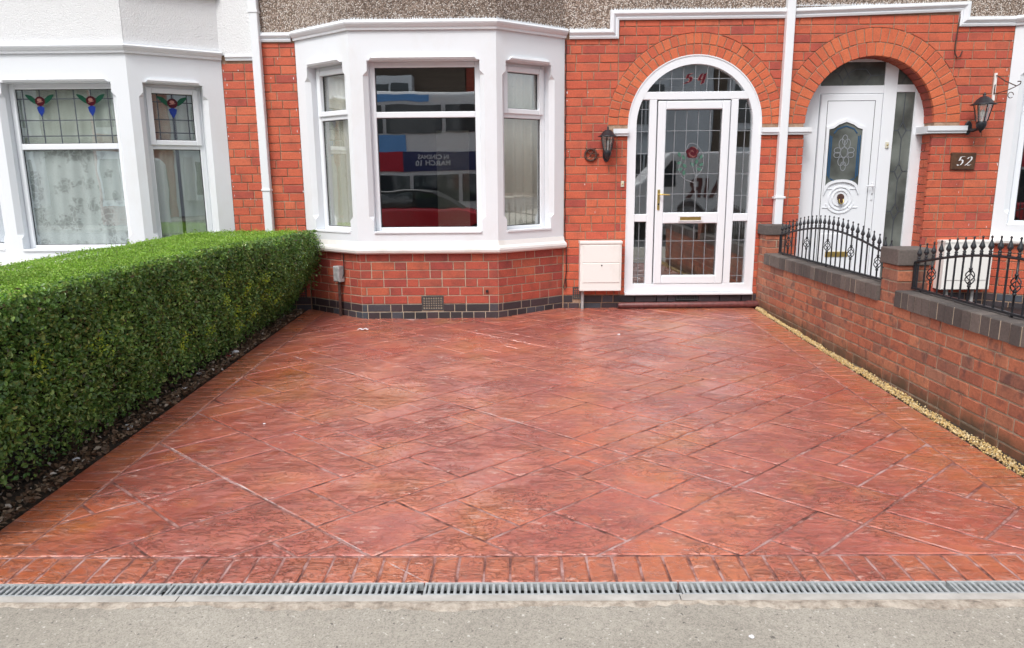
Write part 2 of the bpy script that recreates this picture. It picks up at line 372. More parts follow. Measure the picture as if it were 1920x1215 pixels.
    def build(s, name, mat, parent=None):
        lo = [min(q[i] for q in s.v) for i in range(3)]; hi = [max(q[i] for q in s.v) for i in range(3)]
        c = Vector(((lo[0]+hi[0])/2, (lo[1]+hi[1])/2, lo[2]))
        return link(bpy.data.objects.new(name, s.mesh(name, mat, c)), parent, Matrix.Translation(c))
def inset(poly, b):
    n = len(poly); out = []
    for i in range(n):
        p0, p1, p2 = Vector(poly[i-1]), Vector(poly[i]), Vector(poly[(i+1) % n])
        e1 = (p1-p0); e2 = (p2-p1)
        if e1.length < 1e-6 or e2.length < 1e-6: out.append(tuple(p1)); continue
        e1.normalize(); e2.normalize(); n1 = Vector((-e1.y, e1.x)); n2 = Vector((-e2.y, e2.x)); mm = n1+n2
        if mm.length < 1e-3: out.append(tuple(p1+n1*b)); continue
        mm.normalize(); k = b/max(.35, mm.dot(n1)); out.append(tuple(p1+mm*k))
    return out
def clip(poly, a, b, c):          # keep a*x+b*y<=c
    out = []
    for i in range(len(poly)):
        p, q = poly[i-1], poly[i]; dp = a*p[0]+b*p[1]-c; dq = a*q[0]+b*q[1]-c
        if (dp <= 0) != (dq <= 0):
            t_ = dp/(dp-dq); out.append((p[0]+(q[0]-p[0])*t_, p[1]+(q[1]-p[1])*t_))
        if dq <= 0: out.append(q)
    return out
def area(p): return .5*sum(p[i-1][0]*p[i][1]-p[i][0]*p[i-1][1] for i in range(len(p)))

# bricks ---------------------------------------------------------------
PITCH_B, JT = .0905, .010
SH = {}
class Bricks:
    def __init__(s, name, mat, parent): s.name, s.mat, s.parent, s.items = name, mat, parent, []
    def add(s, fr, poly): 
        if abs(area(poly)) > 2.5e-4: s.items.append((fr, poly))
    def flush(s, limit=300):
        s.items.sort(key=lambda t: -abs(area(t[1])))
        for fr, poly in s.items[:limit]:
            u0 = min(q[0] for q in poly); w0 = min(q[1] for q in poly)
            key = (s.mat, tuple((round(q[0]-u0, 3), round(q[1]-w0, 3)) for q in poly))
            if key not in SH:
                mb = MB(); mb.prism(LOC, [(a, b) for a, b in key[1]], -.04, 0, bev=.0035, open_back=True); SH[key] = mb.mesh(s.name, s.mat)
            link(bpy.data.objects.new(s.name, SH[key]), s.parent, fr.M(u0, w0, random.uniform(-.0018, .0022)) @ Matrix.Rotation(random.uniform(-.004, .004), 4, 'Z'))
        if len(s.items) > limit:
            mb = MB()
            for fr, poly in s.items[limit:]: mb.prism(fr, poly, -.04, random.uniform(-.001, .002), bev=.0035, open_back=True)
            o = mb.build(s.name+'_remainder', s.mat, s.parent); o['kind'] = 'stuff'
def rect(a, b, c, d): return [(a, c), (b, c), (b, d), (a, d)]
def course(bk, fr, u0, u1, w0, w1, pat='SSH', start=0, circles=(), jt=JT, S_=.240, H_=.117):
    seq = {'S': S_, 'H': H_}; i = start; u = u0 - (random.choice([0, .06, .13, .19]) if start >= 0 else 0)
    while u < u1-.02:
        L = seq[pat[i % len(pat)]]; i += 1
        a, b = max(u, u0), min(u+L, u1); u += L+jt
        if b-a < .02: continue
        if u1-b < .035: b = u1; u = u1+1
        cs = [c for c in circles if w1 > c[1] and abs((a+b)/2-c[0]) < c[2]+(b-a)/2+.01]
        if not cs: bk.add(fr, rect(a, b, w0, w1)); continue
        cx, cz, R = cs[0]
        def lo(x):
            q = R*R-(x-cx)**2
            return min(w1, max(w0, cz+math.sqrt(q))) if q > 0 else w0
        xs = set([a, b]) | set(a+(b-a)*t/8 for t in range(9))
        for z in (w0, w1):
            q = R*R-(max(z-cz, 0))**2
            if q > 0:
                for sg in (-1, 1):
                    x = cx+sg*math.sqrt(q)
                    if a < x < b: xs.add(x)
        xs = sorted(xs); seg = []
        def done(seg):
            if len(seg) > 1:
                base = [(x, lo(x)) for x in seg]
                base = [p for j, p in enumerate(base) if j in (0, len(base)-1) or not (abs(base[j-1][1]-p[1]) < 1e-6 and abs(base[j+1][1]-p[1]) < 1e-6)]
                bot = base; poly = [p for p in bot]
                if bot[-1][1] < w1-1e-4: poly.append((seg[-1], w1))
                if bot[0][1] < w1-1e-4: poly.append((seg[0], w1))
                if len(poly) > 2: bk.add(fr, poly)
        for j, x in enumerate(xs):
            full = lo(x) >= w1-1e-5
            if not full: seg.append(x)
            elif seg: done(seg+[x]); seg = [x] if False else []
            if full and j+1 < len(xs) and lo(xs[j+1]) < w1-1e-5: seg = [x]
        done(seg)
def masonry(bk, fr, u0, u1, z0, rows, holes=(), circles=(), pitch=PITCH_B, pat='SSH', ztop=99, jt=JT, **kw):
    for r in range(rows):
        for (a, b, c, d) in holes:
            q0, q1 = z0+r*pitch, min(z0+(r+1)*pitch-jt, ztop); aa, bb = max(a, u0), min(b, u1)
            if bb-aa < .03: continue
            if q1 > c+.012 and c-.004-q0 > .014 and q0 < c: course(bk, fr, aa, bb, q0, c-.004, pat, r % 3, (), jt=jt, **kw)
            if q0 < d-.012 and q1-d-.004 > .014 and q1 > d and d < 2.14 and c > 1: course(bk, fr, aa, bb, d+.004, q1, pat, r % 3, circles, jt=jt, **kw)
        w0, w1 = z0+r*pitch, min(z0+(r+1)*pitch-jt, ztop)
        if w1-w0 < .015: break
        iv = [(u0, u1)]
        for (a, b, c, d) in holes:
            if w1 > c+.012 and w0 < d-.012:
                nv = []
                for p, q in iv:
                    if b <= p or a >= q: nv.append((p, q)); continue
                    if a-p > .015: nv.append((p, a))
                    if q-b > .015: nv.append((b, q))
                iv = nv
        for k_, (p, q) in enumerate(iv): course(bk, fr, p, q, w0, w1, pat, (r*2+k_) % 3, circles, jt=jt, **kw)
def arch(bk, fr, cx, cz, r0, r1, n, jt=.010, a0=0, a1=PI):
    for i in range(n):
        t0, t1 = a0+(a1-a0)*i/n, a0+(a1-a0)*(i+1)/n; h0 = jt/2/r0; h1 = jt/2/r1
        bk.add(fr, [(cx+r0*math.cos(t0+h0), cz+r0*math.sin(t0+h0)), (cx+r1*math.cos(t0+h1), cz+r1*math.sin(t0+h1)),
                    (cx+r1*math.cos(t1-h1), cz+r1*math.sin(t1-h1)), (cx+r0*math.cos(t1-h0), cz+r0*math.sin(t1-h0))])

# ------------------------------------------------------------------ the setting
W = 8.15; SLOPE = .0253; Y0 = 2.64
def gz(y): return SLOPE*(y-Y0)
mb = MB(); mb.add([(-80, -80, -.16), (80, -80, -.16), (80, 80, -.16), (-80, 80, -.16)], [(0, 1, 2, 3)])
mb.build('ground', 'soil')['kind'] = 'structure'
mb = MB(); mb.add([(-60, -9.6, -.125), (60, -9.6, -.125), (60, -.55, -.125), (-60, -.55, -.125)], [(0, 1, 2, 3)])
mb.build('road', 'road_asphalt')['kind'] = 'structure'
mb = MB(); mb.xyz(-60, 60, -.4, 2.50, -.155, -.002); pv = mb.build('pavement', 'pavement_surface'); pv['kind'] = 'structure'
mb = MB(); mb.xyz(-60, 60, -.55, -.4, -.155, .0); mb.build('kerb', 'concrete_edging')['kind'] = 'structure'
mb = MB(); mb.xyz(-60, 60, -12, -9.6, -.155, -.01); mb.build('far_pavement', 'pavement_surface')['kind'] = 'structure'
# ragged mortar haunch between edging and asphalt
mb = MB(); n = 260; xs = [-3.6+7.2*i/n for i in range(n+1)]; vv = []
for i, x in enumerate(xs):
    yy = 2.466 + .012*math.sin(x*3.1)+.009*math.sin(x*9.7+1)+random.uniform(-.010, .010)
    vv += [(x, 2.515, .001), (x, (yy+2.515)/2, .004+random.uniform(-.002, .002)), (x, yy, -.0015)]
mb.add(vv, [(3*i+k, 3*i+k+1, 3*i+k+4, 3*i+k+3) for i in range(n) for k in (0, 1)]); mb.build('mortar_haunch', 'mortar_haunch')['kind'] = 'structure'
mb = MB()
for a, b in ((-3.6, -1.34), (-1.335, .62), (.625, 2.05), (2.055, 3.6)): mb.xyz(a, b, 2.506, 2.545, -.1, .004)
mb.build('concrete_edging', 'concrete_edging')['kind'] = 'structure'
# channel drain
dr = thing('channel_drain', (0, 2.59, 0), 'long galvanised slotted drain running between red driveway and grey pavement', 'drain')
mb = MB(); mb.xyz(-3.6, 3.6, 2.545, 2.636, -.12, -.03); mb.build('channel', 'dark_void', dr)
joints = [-3.45, -2.43, -1.41, -.385, .637, 1.71, 2.73, 3.6]
for a, b in zip(joints[:-1], joints[1:]):
    g = MB(); g.xyz(a+.003, b-.003, 2.546, 2.556, -.028, .003); g.xyz(a+.003, b-.003, 2.626, 2.636, -.028, .003)
    g.xyz(a+.0035, a+.012, 2.5562, 2.6258, -.028, .002)
    gr = g.build('grating', 'galvanised', dr)
    if b < -2.4 or a > 2.6: 
        st = MB(); x = a+.02
        while x < b-.02: st.xyz(x, x+.010, 2.5562, 2.6258, -.022, .0025); x += .0255
        st.build('grating_slats', 'galvanised', gr)['kind'] = 'stuff'; continue
    base = MB(); base.box(LOC, -.0060, .0060, -.0348, .0348, -.009, .0022, bev=.002); bme = base.mesh('slat', 'galvanised')
    x = a+.026
    while x < b-.012:
        link(bpy.data.objects.new('slat', bme), gr, Matrix.Translation((x, 2.591, random.uniform(-.0005, .0006)))); x += .0255

# ------------------------------------------------------------------ driveway of stamped concrete
drive = MB(); XL, XR = -2.43, 2.682
drive.add([(XL, 2.638, gz(2.638)-.005), (XR, 2.638, gz(2.638)-.005), (XR, W+.02, gz(W)-.005), (XL, W+.02, gz(W)-.005), (XL, 2.638, -.12), (XR, 2.638, -.12), (XR, W+.02, -.1), (XL, W+.02, -.1)],
          [(0, 1, 2, 3), (0, 4, 5, 1), (1, 5, 6, 2), (3, 2, 6, 7), (0, 3, 7, 4)])
dw = drive.build('driveway', 'stamped_joint'); dw['kind'] = 'structure'
class Ground:
    def p(s, u, w_, d=0): return Vector((u, w_, gz(w_)+d))
    def M(s, u, w_, d=0): return Matrix.Translation((u, w_, gz(w_)+d)) @ Matrix.Rotation(math.atan(SLOPE), 4, 'X')
GR = Ground()
def wob(poly, amt=.002):
    return poly
class Slabs(Bricks):
    def flush(s, limit=300, th=.0):
        for fr, poly in s.items[:limit]:
            cx = sum(p[0] for p in poly)/len(poly); cy = sum(p[1] for p in poly)/len(poly)
            # split long edges and wobble them a little so that the stamped edges are not ruler straight
            pp = []
            for i in range(len(poly)):
                a, b = Vector(poly[i]), Vector(poly[(i+1) % len(poly)]); L = (b-a).length; nn = max(1, int(L/.06))
                for j in range(nn):
                    q = a+(b-a)*(j/nn)
                    if 0 < j: q += Vector((random.uniform(-1, 1), random.uniform(-1, 1)))*.0028
                    pp.append((q.x-cx, q.y-cy))
            mb = MB(); n = len(pp); ins = inset(pp, .007)
            a = [(x, y, -.0042) for x, y in pp]; b = [(x, y, 0) for x, y in ins]
            mb.add(a+b, [(i, (i+1) % n, n+(i+1) % n, n+i) for i in range(n)]); 
            cidx = len(mb.v); mb.add(b+[(0, 0, random.uniform(-.0005, .0015))], [(i, (i+1) % n, n) for i in range(n)])
            me = mb.mesh(s.name, s.mat)
            tilt = Matrix.Rotation(random.uniform(-.0022, .0022), 4, 'X') @ Matrix.Rotation(random.uniform(-.0022, .0022), 4, 'Y')
            link(bpy.data.objects.new(s.name, me), s.parent, GR.M(cx, cy, .001) @ tilt)
sl_ = Slabs('paving_slab', 'stamped_slab', dw); XI0, XI1, YI0 = -2.195, 2.432, 2.842
YS = .839; CA, CB = .3195, .3195
NA, NB_ = 46, 46; a_off, b_off = 2.739-2.556*2, -12.0; occ = {}
shapes = [((2, 3), 4), ((3, 2), 4), ((2, 2), 4), ((1, 2), 3), ((2, 1), 3), ((1, 3), 1), ((3, 1), 1), ((1, 1), 2)]
rs = random.Random(5)
for ia in range(NA):
    for ib in range(NB_):
        if (ia, ib) in occ: continue
        cand = [s_ for s_, w_ in shapes for _ in range(w_)]; rs.shuffle(cand)
        for (da, db) in cand+[(1, 1)]:
            if ia//8 != (ia+da-1)//8: continue
            if all((ia+i, ib+j) not in occ for i in range(da) for j in range(db)): break
        for i in range(da):
            for j in range(db): occ[(ia+i, ib+j)] = 1
        A0, A1, B0, B1 = a_off+ia*CA, a_off+(ia+da)*CA, b_off+ib*CB, b_off+(ib+db)*CB
        P = [((A+B)/2, (A-B)/2*YS) for A, B in ((A0, B0), (A1, B0), (A1, B1), (A0, B1))]
        if area(P) < 0: P = P[::-1]
        P = inset(P, .0062)
        for (ca, cb, cc) in ((-1, 0, -(XI0+.004)), (1, 0, XI1-.004), (0, -1, -(YI0+.004)), (0, 1, W-.01)):
            P = clip(P, ca, cb, cc)
            if len(P) < 3: break
        if len(P) > 2 and abs(area(P)) > .0015:
            cx = sum(p[0] for p in P)/len(P); cy = sum(p[1] for p in P)/len(P)
            if -1.6 < cx < -.3 and cy > 7.75: continue
            sl_.add(GR, P)
sl_.flush(300)
bd = Slabs('border_brick', 'stamped_border', dw)
x = XL+.004
while x < XR-.03:
    x1 = min(x+.1085, XR-.004); bd.add(GR, rect(x+.0055, x1-.0055, 2.643, YI0-.008)); x = x1
for a, b in ((XL, XI0), (XI1, XR)):
    y = YI0+.002
    while y < W-.06: bd.add(GR, rect(a+.003, b-.005, y+.003, y+.104)); y += .1085
bd.flush(300)
mb = MB()
def salt(p0, p1, wd):
    n = 60; d = Vector((p1[0]-p0[0], p1[1]-p0[1])); nn = Vector((-d.y, d.x)).normalized(); vv = []
    for i in range(n+1):
        q = Vector(p0)+d*(i/n); w_ = wd*random.uniform(.35, 1)
        for sg in (-1, 1): r2 = q+nn*sg*w_; vv.append((r2.x, r2.y, gz(r2.y)+.0052))
    mb.add(vv, [(2*i, 2*i+1, 2*i+3, 2*i+2) for i in range(n)])
for A in (2.739, 5.295):
    pts = []
    ya = YI0; xa = A-ya/YS
    if xa < XI0: xa = XI0; ya = (A-xa)*YS
    xb = A-7.4/YS; yb = 7.4
    if A-XI0 > 0:
        yt = min(7.4, (A-XI0)*YS); salt((max(xa, XI0), YI0 if A-YI0/YS > XI0 else ya), (A-yt/YS, yt), .006)
salt((-.63, 2.84), (-.39, 2.645), .005)
mb.build('salt_stain', 'efflorescence', dw)['kind'] = 'stuff'

# soil bed, neighbour's ground, gravel
mb = MB(); n = 60; vv = []
for i in range(n+1):
    y = 2.64+(W-2.64)*i/n
    for x, h in ((-2.434, -.004), (-2.52, .0), (-2.75, .03), (-3.2, .05), (-3.8, .03)): vv.append((x, y, gz(y)+h+random.uniform(-.012, .012)*(x < -2.5)-.01))
mb.add(vv, [(5*i+k, 5*i+k+1, 5*i+k+6, 5*i+k+5) for i in range(n) for k in range(4)], True); mb.build('soil_bed', 'soil')['kind'] = 'structure'
mb = MB(); mb.add([(-9, 2.5, -.02), (-3.7, 2.5, -.02), (-3.7, W, .13), (-9, W, .13)], [(0, 1, 2, 3)]); mb.build('neighbour_forecourt', 'concrete_edging')['kind'] = 'structure'
fc = MB(); fc.add([(2.9, 2.5, -.01), (9, 2.5, -.01), (9, W+.3, .125), (2.9, W+.3, .125)], [(0, 1, 2, 3)]); fo = fc.build('dark_forecourt', 'mortar_dark'); fo['kind'] = 'structure'
bk = Slabs('paving_stone', 'dark_paving', fo)
for i in range(18):
    for j in range(12):
        x = 3.0+i*.3; y = 4.3+j*.32
        if y+.31 < W: bk.add(GR, rect(x+.004+(j % 2)*.12, x+.296+(j % 2)*.12, y+.004, y+.316))
bk.flush(300)

# ------------------------------------------------------------------ houses
MAIN = Fr((0, W), (1, W))
def house(loc, label): return thing('terraced_house', loc, label, 'house', 'terraced houses in the row')
H54 = house((0, W, .13), 'red brick terraced house numbered 54 with white arched front door and big reflective bay window')
H52 = house((4, W, .13), 'red brick terraced house numbered 52 with a recessed white door under a deep brick arch')
H56 = house((-4.5, W, .13), 'white rendered terraced house with stained glass tulips in its bay window behind the hedge')

CORN = [(-.02, 0), (.025, 0), (.03, .022), (.042, .030), (.060, .052), (.066, .066), (.058, .078), (.045, .082), (.045, .095), (-.02, .100)]
def plan_path(pts, z, off=0):
    out = []; n = len(pts); nrm = []
    for a, b in zip(pts[:-1], pts[1:]):
        d = Vector((b[0]-a[0], b[1]-a[1])).normalized(); nrm.append(Vector((d.y, -d.x)))
    for i, p in enumerate(pts):
        if i == 0: o = nrm[0]
        elif i == n-1: o = nrm[-1]
        else: o = (nrm[i-1]+nrm[i]); o = o/ (1+nrm[i-1].dot(nrm[i]))
        out.append((Vector((p[0], p[1], z)), Vector((o.x, o.y, 0)), Vector((0, 0, 1))))
    return out
def offset_plan(pts, d): return [(P.x+O.x*d, P.y+O.y*d) for P, O, A in plan_path(pts, 0)]

def pier_poly(side, uE, uo, zb, zt, c, z1, z2):
    # piece of facet beside an opening with stopped chamfer. side -1: left piece (0..uo), +1: right piece (uo..uE)
    if side < 0: return [(uE, zb), (uo, zb), (uo, z1), (uo-c, z1+c), (uo-c, z2-c), (uo, z2), (uo, zt), (uE, zt)]
    return [(uo, zb), (uE, zb), (uE, zt), (uo, zt), (uo, z2), (uo+c, z2-c), (uo+c, z1+c), (uo, z1)]
def facet(mb, P, Q, zb, zt, o, zo0, zo1, depth=.15, c=.045, ins0=0, ins1=0):
    """painted stone facet P-Q with one opening u in o, w in zo"""
    fr = Fr(P, Q); L = fr.L; a, b = o; z1, z2 = zo0+.13, zo1-.10
    def face(poly): mb.add([fr.p(u, w_, 0) for u, w_ in poly], [tuple(range(len(poly)))])
    face(rect(0, L, zb, zo0)); face(rect(0, L, zo1, zt))
    face(pier_poly(-1, 0, a, zo0, zo1, c, z1, z2)); face(pier_poly(1, L, b, zo0, zo1, c, z1, z2))
    p = fr.p
    for s_, u in ((-1, a), (1, b)):
        cu = u+s_*c; dd = -c
        mb.add([p(cu, z1+c, 0), p(cu, z2-c, 0), p(u, z2-c, dd), p(u, z1+c, dd)], [(0, 1, 2, 3)])
        mb.add([p(u, z1, 0), p(cu, z1+c, 0), p(u, z1+c, dd)], [(0, 1, 2)])
        mb.add([p(u, z2, 0), p(cu, z2-c, 0), p(u, z2-c, dd)], [(0, 1, 2)])
        mb.add([p(u, zo0, 0), p(u, z1, 0), p(u, z1+c, dd), p(u, z2-c, dd), p(u, z2, 0), p(u, zo1, 0), p(u, zo1, -depth), p(u, zo0, -depth)], [tuple(range(8))])
    mb.add([p(a, zo1, 0), p(b, zo1, 0), p(b, zo1, -depth), p(a, zo1, -depth)], [(0, 1, 2, 3)])
    mb.add([p(a, zo0, 0), p(b, zo0, 0), p(b, zo0, -depth), p(a, zo0, -depth)], [(0, 1, 2, 3)])
    # inner skin
    for poly in (rect(ins0, L-ins1, zb, zo0), rect(ins0, L-ins1, zo1, zt), rect(ins0, a, zo0, zo1), rect(b, L-ins1, zo0, zo1)):
        mb.add([p(u, w_, -depth) for u, w_ in poly], [tuple(range(4))])
    # hood over the opening, with splayed ends
    for (h0, h1, o0, o1) in ((0, .016, .020, .030), (.016, .040, .034, .026)):
        v = [p(a+.03+h0*.9, zo1+.004+h0, 0), p(b-.03-h0*.9, zo1+.004+h0, 0), p(b-.03-h1*.9, zo1+.004+h1, 0), p(a+.03+h1*.9, zo1+.004+h1, 0)]
        v2 = [q+fr.N*(o0 if i < 2 else o1) for i, q in enumerate(v)]
        mb.add(v+v2, [(4, 5, 6, 7), (0, 4, 7, 3), (1, 2, 6, 5), (0, 1, 5, 4), (3, 7, 6, 2)])
    return fr

def window(parent, fr, a, b, z0, z1, tz, D=.147, m_=.055, sash=False, grid=None, motif=None):
    """frame in opening a..b, z0..z1; transom centre tz; glass recessed D"""
    d0, d1 = -D-.03, -D+.035
    mb = MB()
    mb.box(fr, a, a+m_, z0, z1, d0, d1, .006); mb.box(fr, b-m_, b, z0, z1, d0, d1, .006)
    mb.box(fr, a+m_, b-m_, z1-m_, z1, d0, d1-.002, .006); mb.box(fr, a+m_, b-m_, z0, z0+m_, d0, d1-.002, .006)
    mb.box(fr, a+m_, b-m_, tz-.03, tz+.03, d0, d1-.002, .006)
    top0 = tz+.03
    if sash:
        s0 = .04
        for q in ((a+m_-.02, a+m_+.035, tz+.012, z1-m_+.02), (b-m_-.035, b-m_+.02, tz+.012, z1-m_+.02)): mb.box(fr, *q, d1-.02, d1+.022, .006)
        mb.box(fr, a+m_+.035, b-m_-.035, z1-m_-.035, z1-m_+.02, d1-.02, d1+.020, .006); mb.box(fr, a+m_+.035, b-m_-.035, tz+.012, tz+.065, d1-.02, d1+.020, .006)
    wo = mb.build('window', 'upvc', parent)
    e = .035 if sash else 0
    panes = [(a+m_+e, b-m_-e, top0+(e+.002 if sash else 0), z1-m_-e), (a+m_, b-m_, z0+m_, tz-.03)]
    for q in panes:
        g = MB(); g.box(fr, q[0]-.005, q[1]+.005, q[2]-.005, q[3]+.005, -D-.003, -D+.003); g.build('pane', 'glass', wo)
    gk = MB()
    for (p0, p1, q0, q1) in panes:
        t_ = .006; dd = d1-.001 if not sash else d1+.004
        for rct in ((p0, p0+t_, q0, q1), (p1-t_, p1, q0, q1), (p0+t_, p1-t_, q0, q0+t_), (p0+t_, p1-t_, q1-t_, q1)): gk.box(fr, *rct, -D+.0035, -D+.012)
    gk.build('gasket', 'rubber_gasket', wo)
    mb = MB(); mb.box(fr, a+.002, b-.002, z0-.001, z0+.022, -D+.036, .018 if not sash else .012, .004); mb.build('sill', 'upvc', wo)
    return wo, panes

def bay(parent, X, Yf, zs, zc, zo0, zo1, tz, op, base_rows, zbase, base_mats, upmat, depth=.147, H=6.0, cham=True):
    """X=(xl,fl,fr,xr) plan. zs = bottom of painted stone, zc=bottom of cornice"""
    plan = [(X[0], W), (X[1], Yf), (X[2], Yf), (X[3], W)]
    mb = MB(); wins = []
    for i in range(3):
        P, Q = plan[i], plan[i+1]; i0 = .04 if i else 0; i1 = .04 if i < 2 else 0
        fr = facet(mb, P, Q, zs+.08, zc, op[i], zo0, zo1, ins0=.045, ins1=.045)
        wins.append(fr)
    st = mb.build('bay_surround', 'stone_paint', parent)
    # sill course: rounded nosing then weathering slope
    prof = [(-.03, -.05), (.035, -.05), (.058, -.035), (.064, -.012), (.058, .010), (.040, .020), (.022, .032), (.006, .081), (-.02, .083)]
    mb = MB(); pl = [(plan[0][0]+.012, W)]+plan[1:3]+[(plan[3][0]-.012, W)]
    mb.sweep(plan_path(plan, zs), [(o-.004, a+.05-.05) for o, a in prof]); mb.build('bay_sill', 'stone_sill', parent)
    # cornice
    mb = MB(); mb.sweep(plan_path(plan, zc), CORN); mb.build('cornice', 'stone_paint', parent)
    # upper storey of the bay
    mb = MB()
    for a, b in zip(plan[:-1], plan[1:]): 
        fr = Fr(a, b); mb.add([fr.p(0, zc+.09, .004), fr.p(fr.L, zc+.09, .004), fr.p(fr.L, H, .004), fr.p(0, H, .004)], [(0, 1, 2, 3)])
        mb.add([fr.p(0, zc+.09, -.12), fr.p(fr.L, zc+.09, -.12), fr.p(fr.L, H, -.12), fr.p(0, H, -.12)], [(0, 1, 2, 3)])
    mb.build('upper_wall', upmat, parent)
    # brick base: mortar core and bricks
    pb = offset_plan(plan, -.012)
    core = MB()
    for a, b in zip(pb[:-1], pb[1:]):
        fr = Fr(a, b); core.box(fr, 0, fr.L, -.1, zs-.045, -.12, -.007)
    core.build('bay_base', base_mats[1], parent)
    frs = [Fr(a, b) for a, b in zip(pb[:-1], pb[1:])]
    return plan, wins, frs

def splash(parent, plan, z, y_off=.008):
    mb = MB(); rs_ = random.Random(4)
    for a, b in zip(plan[:-1], plan[1:]):
        fr = Fr(a, b); u = 0
        while u < fr.L-.01:
            w_ = rs_.uniform(.006, .014); h = rs_.uniform(.0, .030)**1*rs_.choice([.4, 1, 1]); lean = rs_.uniform(-.006, .006)
            mb.add([fr.p(u, z, y_off), fr.p(u+w_, z, y_off), fr.p(u+w_*.6+lean, z+h+.006, y_off+.003)], [(0, 1, 2)]); u += w_*.7
    mb.build('paint_splash', 'stone_paint', parent)['kind'] = 'stuff'
# ---- house 54
Z0 = .285                           # top of the blue brick plinth
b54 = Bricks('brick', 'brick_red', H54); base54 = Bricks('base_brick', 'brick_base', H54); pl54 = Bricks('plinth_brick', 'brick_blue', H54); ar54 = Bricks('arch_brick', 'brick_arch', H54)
X54 = (-2.385, -1.69, -.205, .52)
L54 = math.hypot(.695, .53); R54 = math.hypot(.725, .53)
plan54, win54, bf54 = bay(H54, X54, 7.62, .880, 3.07, 1.045, 2.785, 2.262, [(.18, .765), (.175, 1.315), (.118, .715)], 0, 0, ('brick_base', 'mortar_light'), 'pebbledash')
vent_hole = (.645, .885, .215, .372)
for i, fr in enumerate(bf54):
    holes = [vent_hole] if i == 1 else []
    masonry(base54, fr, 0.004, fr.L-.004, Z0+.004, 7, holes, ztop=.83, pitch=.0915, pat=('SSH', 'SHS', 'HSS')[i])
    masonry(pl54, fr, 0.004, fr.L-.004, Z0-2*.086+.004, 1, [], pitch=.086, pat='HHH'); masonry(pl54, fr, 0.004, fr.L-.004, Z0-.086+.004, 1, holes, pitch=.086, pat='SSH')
    masonry(pl54, fr, 0.004, fr.L-.004, Z0-3*.086+.004, 1, [], pitch=.086, pat='SSH')
CX1, CX2, CZ = 1.948, 3.850, 2.165; XB = 2.9; RI, RM, RO = .722, .838, .948
circ54 = [(CX1, CZ, RO+.006)]; circ52 = [(CX2, CZ, .988)]
rows = 36
holes54 = [(CX1-.725, CX1+.725, .2, CZ), (CX1-RO-.004, CX1+RO+.004, 0, 0)]
def wall_step_rows(bk, u0, u1, holes, circles, ztop): masonry(bk, MAIN, u0, u1, Z0+.006, rows, holes, circles, ztop=ztop)
wall_step_rows(b54, .524, 1.095, [(CX1-.725, 2, .2, CZ), (1.05, CX1-.73, 2.048, 2.13)], circ54, 3.058)
wall_step_rows(b54, 1.105, XB, [(CX1-.725, CX1+.725, .2, CZ), (1.05, CX1-.73, 2.048, 2.13), (CX1+.73, XB, 2.048, 2.13)], circ54, 3.246)
wall_step_rows(b54, -2.80, -2.389, [], [], 3.05)
# rows: keep the patch right of the step level with the left one
for fr_, a, b, hs_ in ((MAIN, .524, XB, [(CX1-.78, CX1+.78, .215, .30)]), (MAIN, -2.8, -2.389, [])):
    masonry(pl54, fr_, a, b, Z0+.006-.088, 1, [(.625, .72, .2, .38), (1.81, 2.07, .2, .3)], pitch=.088, pat='SSH'); masonry(pl54, fr_, a, b, Z0+.006-2*.088, 1, [(.625, .72, .24, .38)], pitch=.088, pat='SHS')
arch(ar54, MAIN, CX1, CZ, RI, RM-.004, 29); arch(ar54, MAIN, CX1, CZ, RM+.005, RO, 33)
for bkk in (b54, base54, pl54, ar54): bkk.flush()
def backing(parent, x0, x1, ztop, cx=None, r=None, th=.1, z0=-.1, name='wall', steps=24, mat='mortar'):
    mb = MB(); y = W+.007
    def q(xa, xb, za0, za1, zt): mb.add([(xa, y, za0), (xb, y, za1), (xb, y, zt), (xa, y, zt), (xa, y+th, za0), (xb, y+th, za1), (xb, y+th, zt), (xa, y+th, zt)], [(0, 1, 2, 3), (4, 7, 6, 5), (0, 4, 5, 1)])
    if cx is None: q(x0, x1, z0, z0, ztop)
    else:
        q(x0, cx-r, z0, z0, ztop); q(cx+r, x1, z0, z0, ztop)
        pts = [(cx-r*math.cos(PI*i/steps), CZ+r*math.sin(PI*i/steps)) for i in range(steps+1)]
        for a, b in zip(pts[:-1], pts[1:]): q(a[0], b[0], a[1], b[1], ztop)
        for sx in (-1, 1): mb.add([(cx+sx*r, y, z0), (cx+sx*r, y+th, z0), (cx+sx*r, y+th, CZ), (cx+sx*r, y, CZ)], [(0, 1, 2, 3)])
    return mb.build(name, mat, parent)
backing(H54, .51, XB, 3.3, CX1, .726); backing(H54, -2.81, -2.38, 3.1)
def upper(parent, mat, x0, x1, z0, y=W-.006, H=6.0, th=.12):
    mb = MB(); mb.xyz(x0, x1, y, y+th, z0, H); return mb.build('upper_wall', mat, parent)
mb = MB(); mb.xyz(-2.80, -2.37, W-.006, W+.15, 3.12, 6); mb.build('upper_wall', 'pebbledash', H54)
mb = MB(); mb.xyz(.5, 1.02, W-.006, W+.15, 3.12, 6); mb.xyz(1.02, XB, W-.0062, W+.15, 3.30, 6)
mb.build('upper_wall', 'pebbledash', H54)
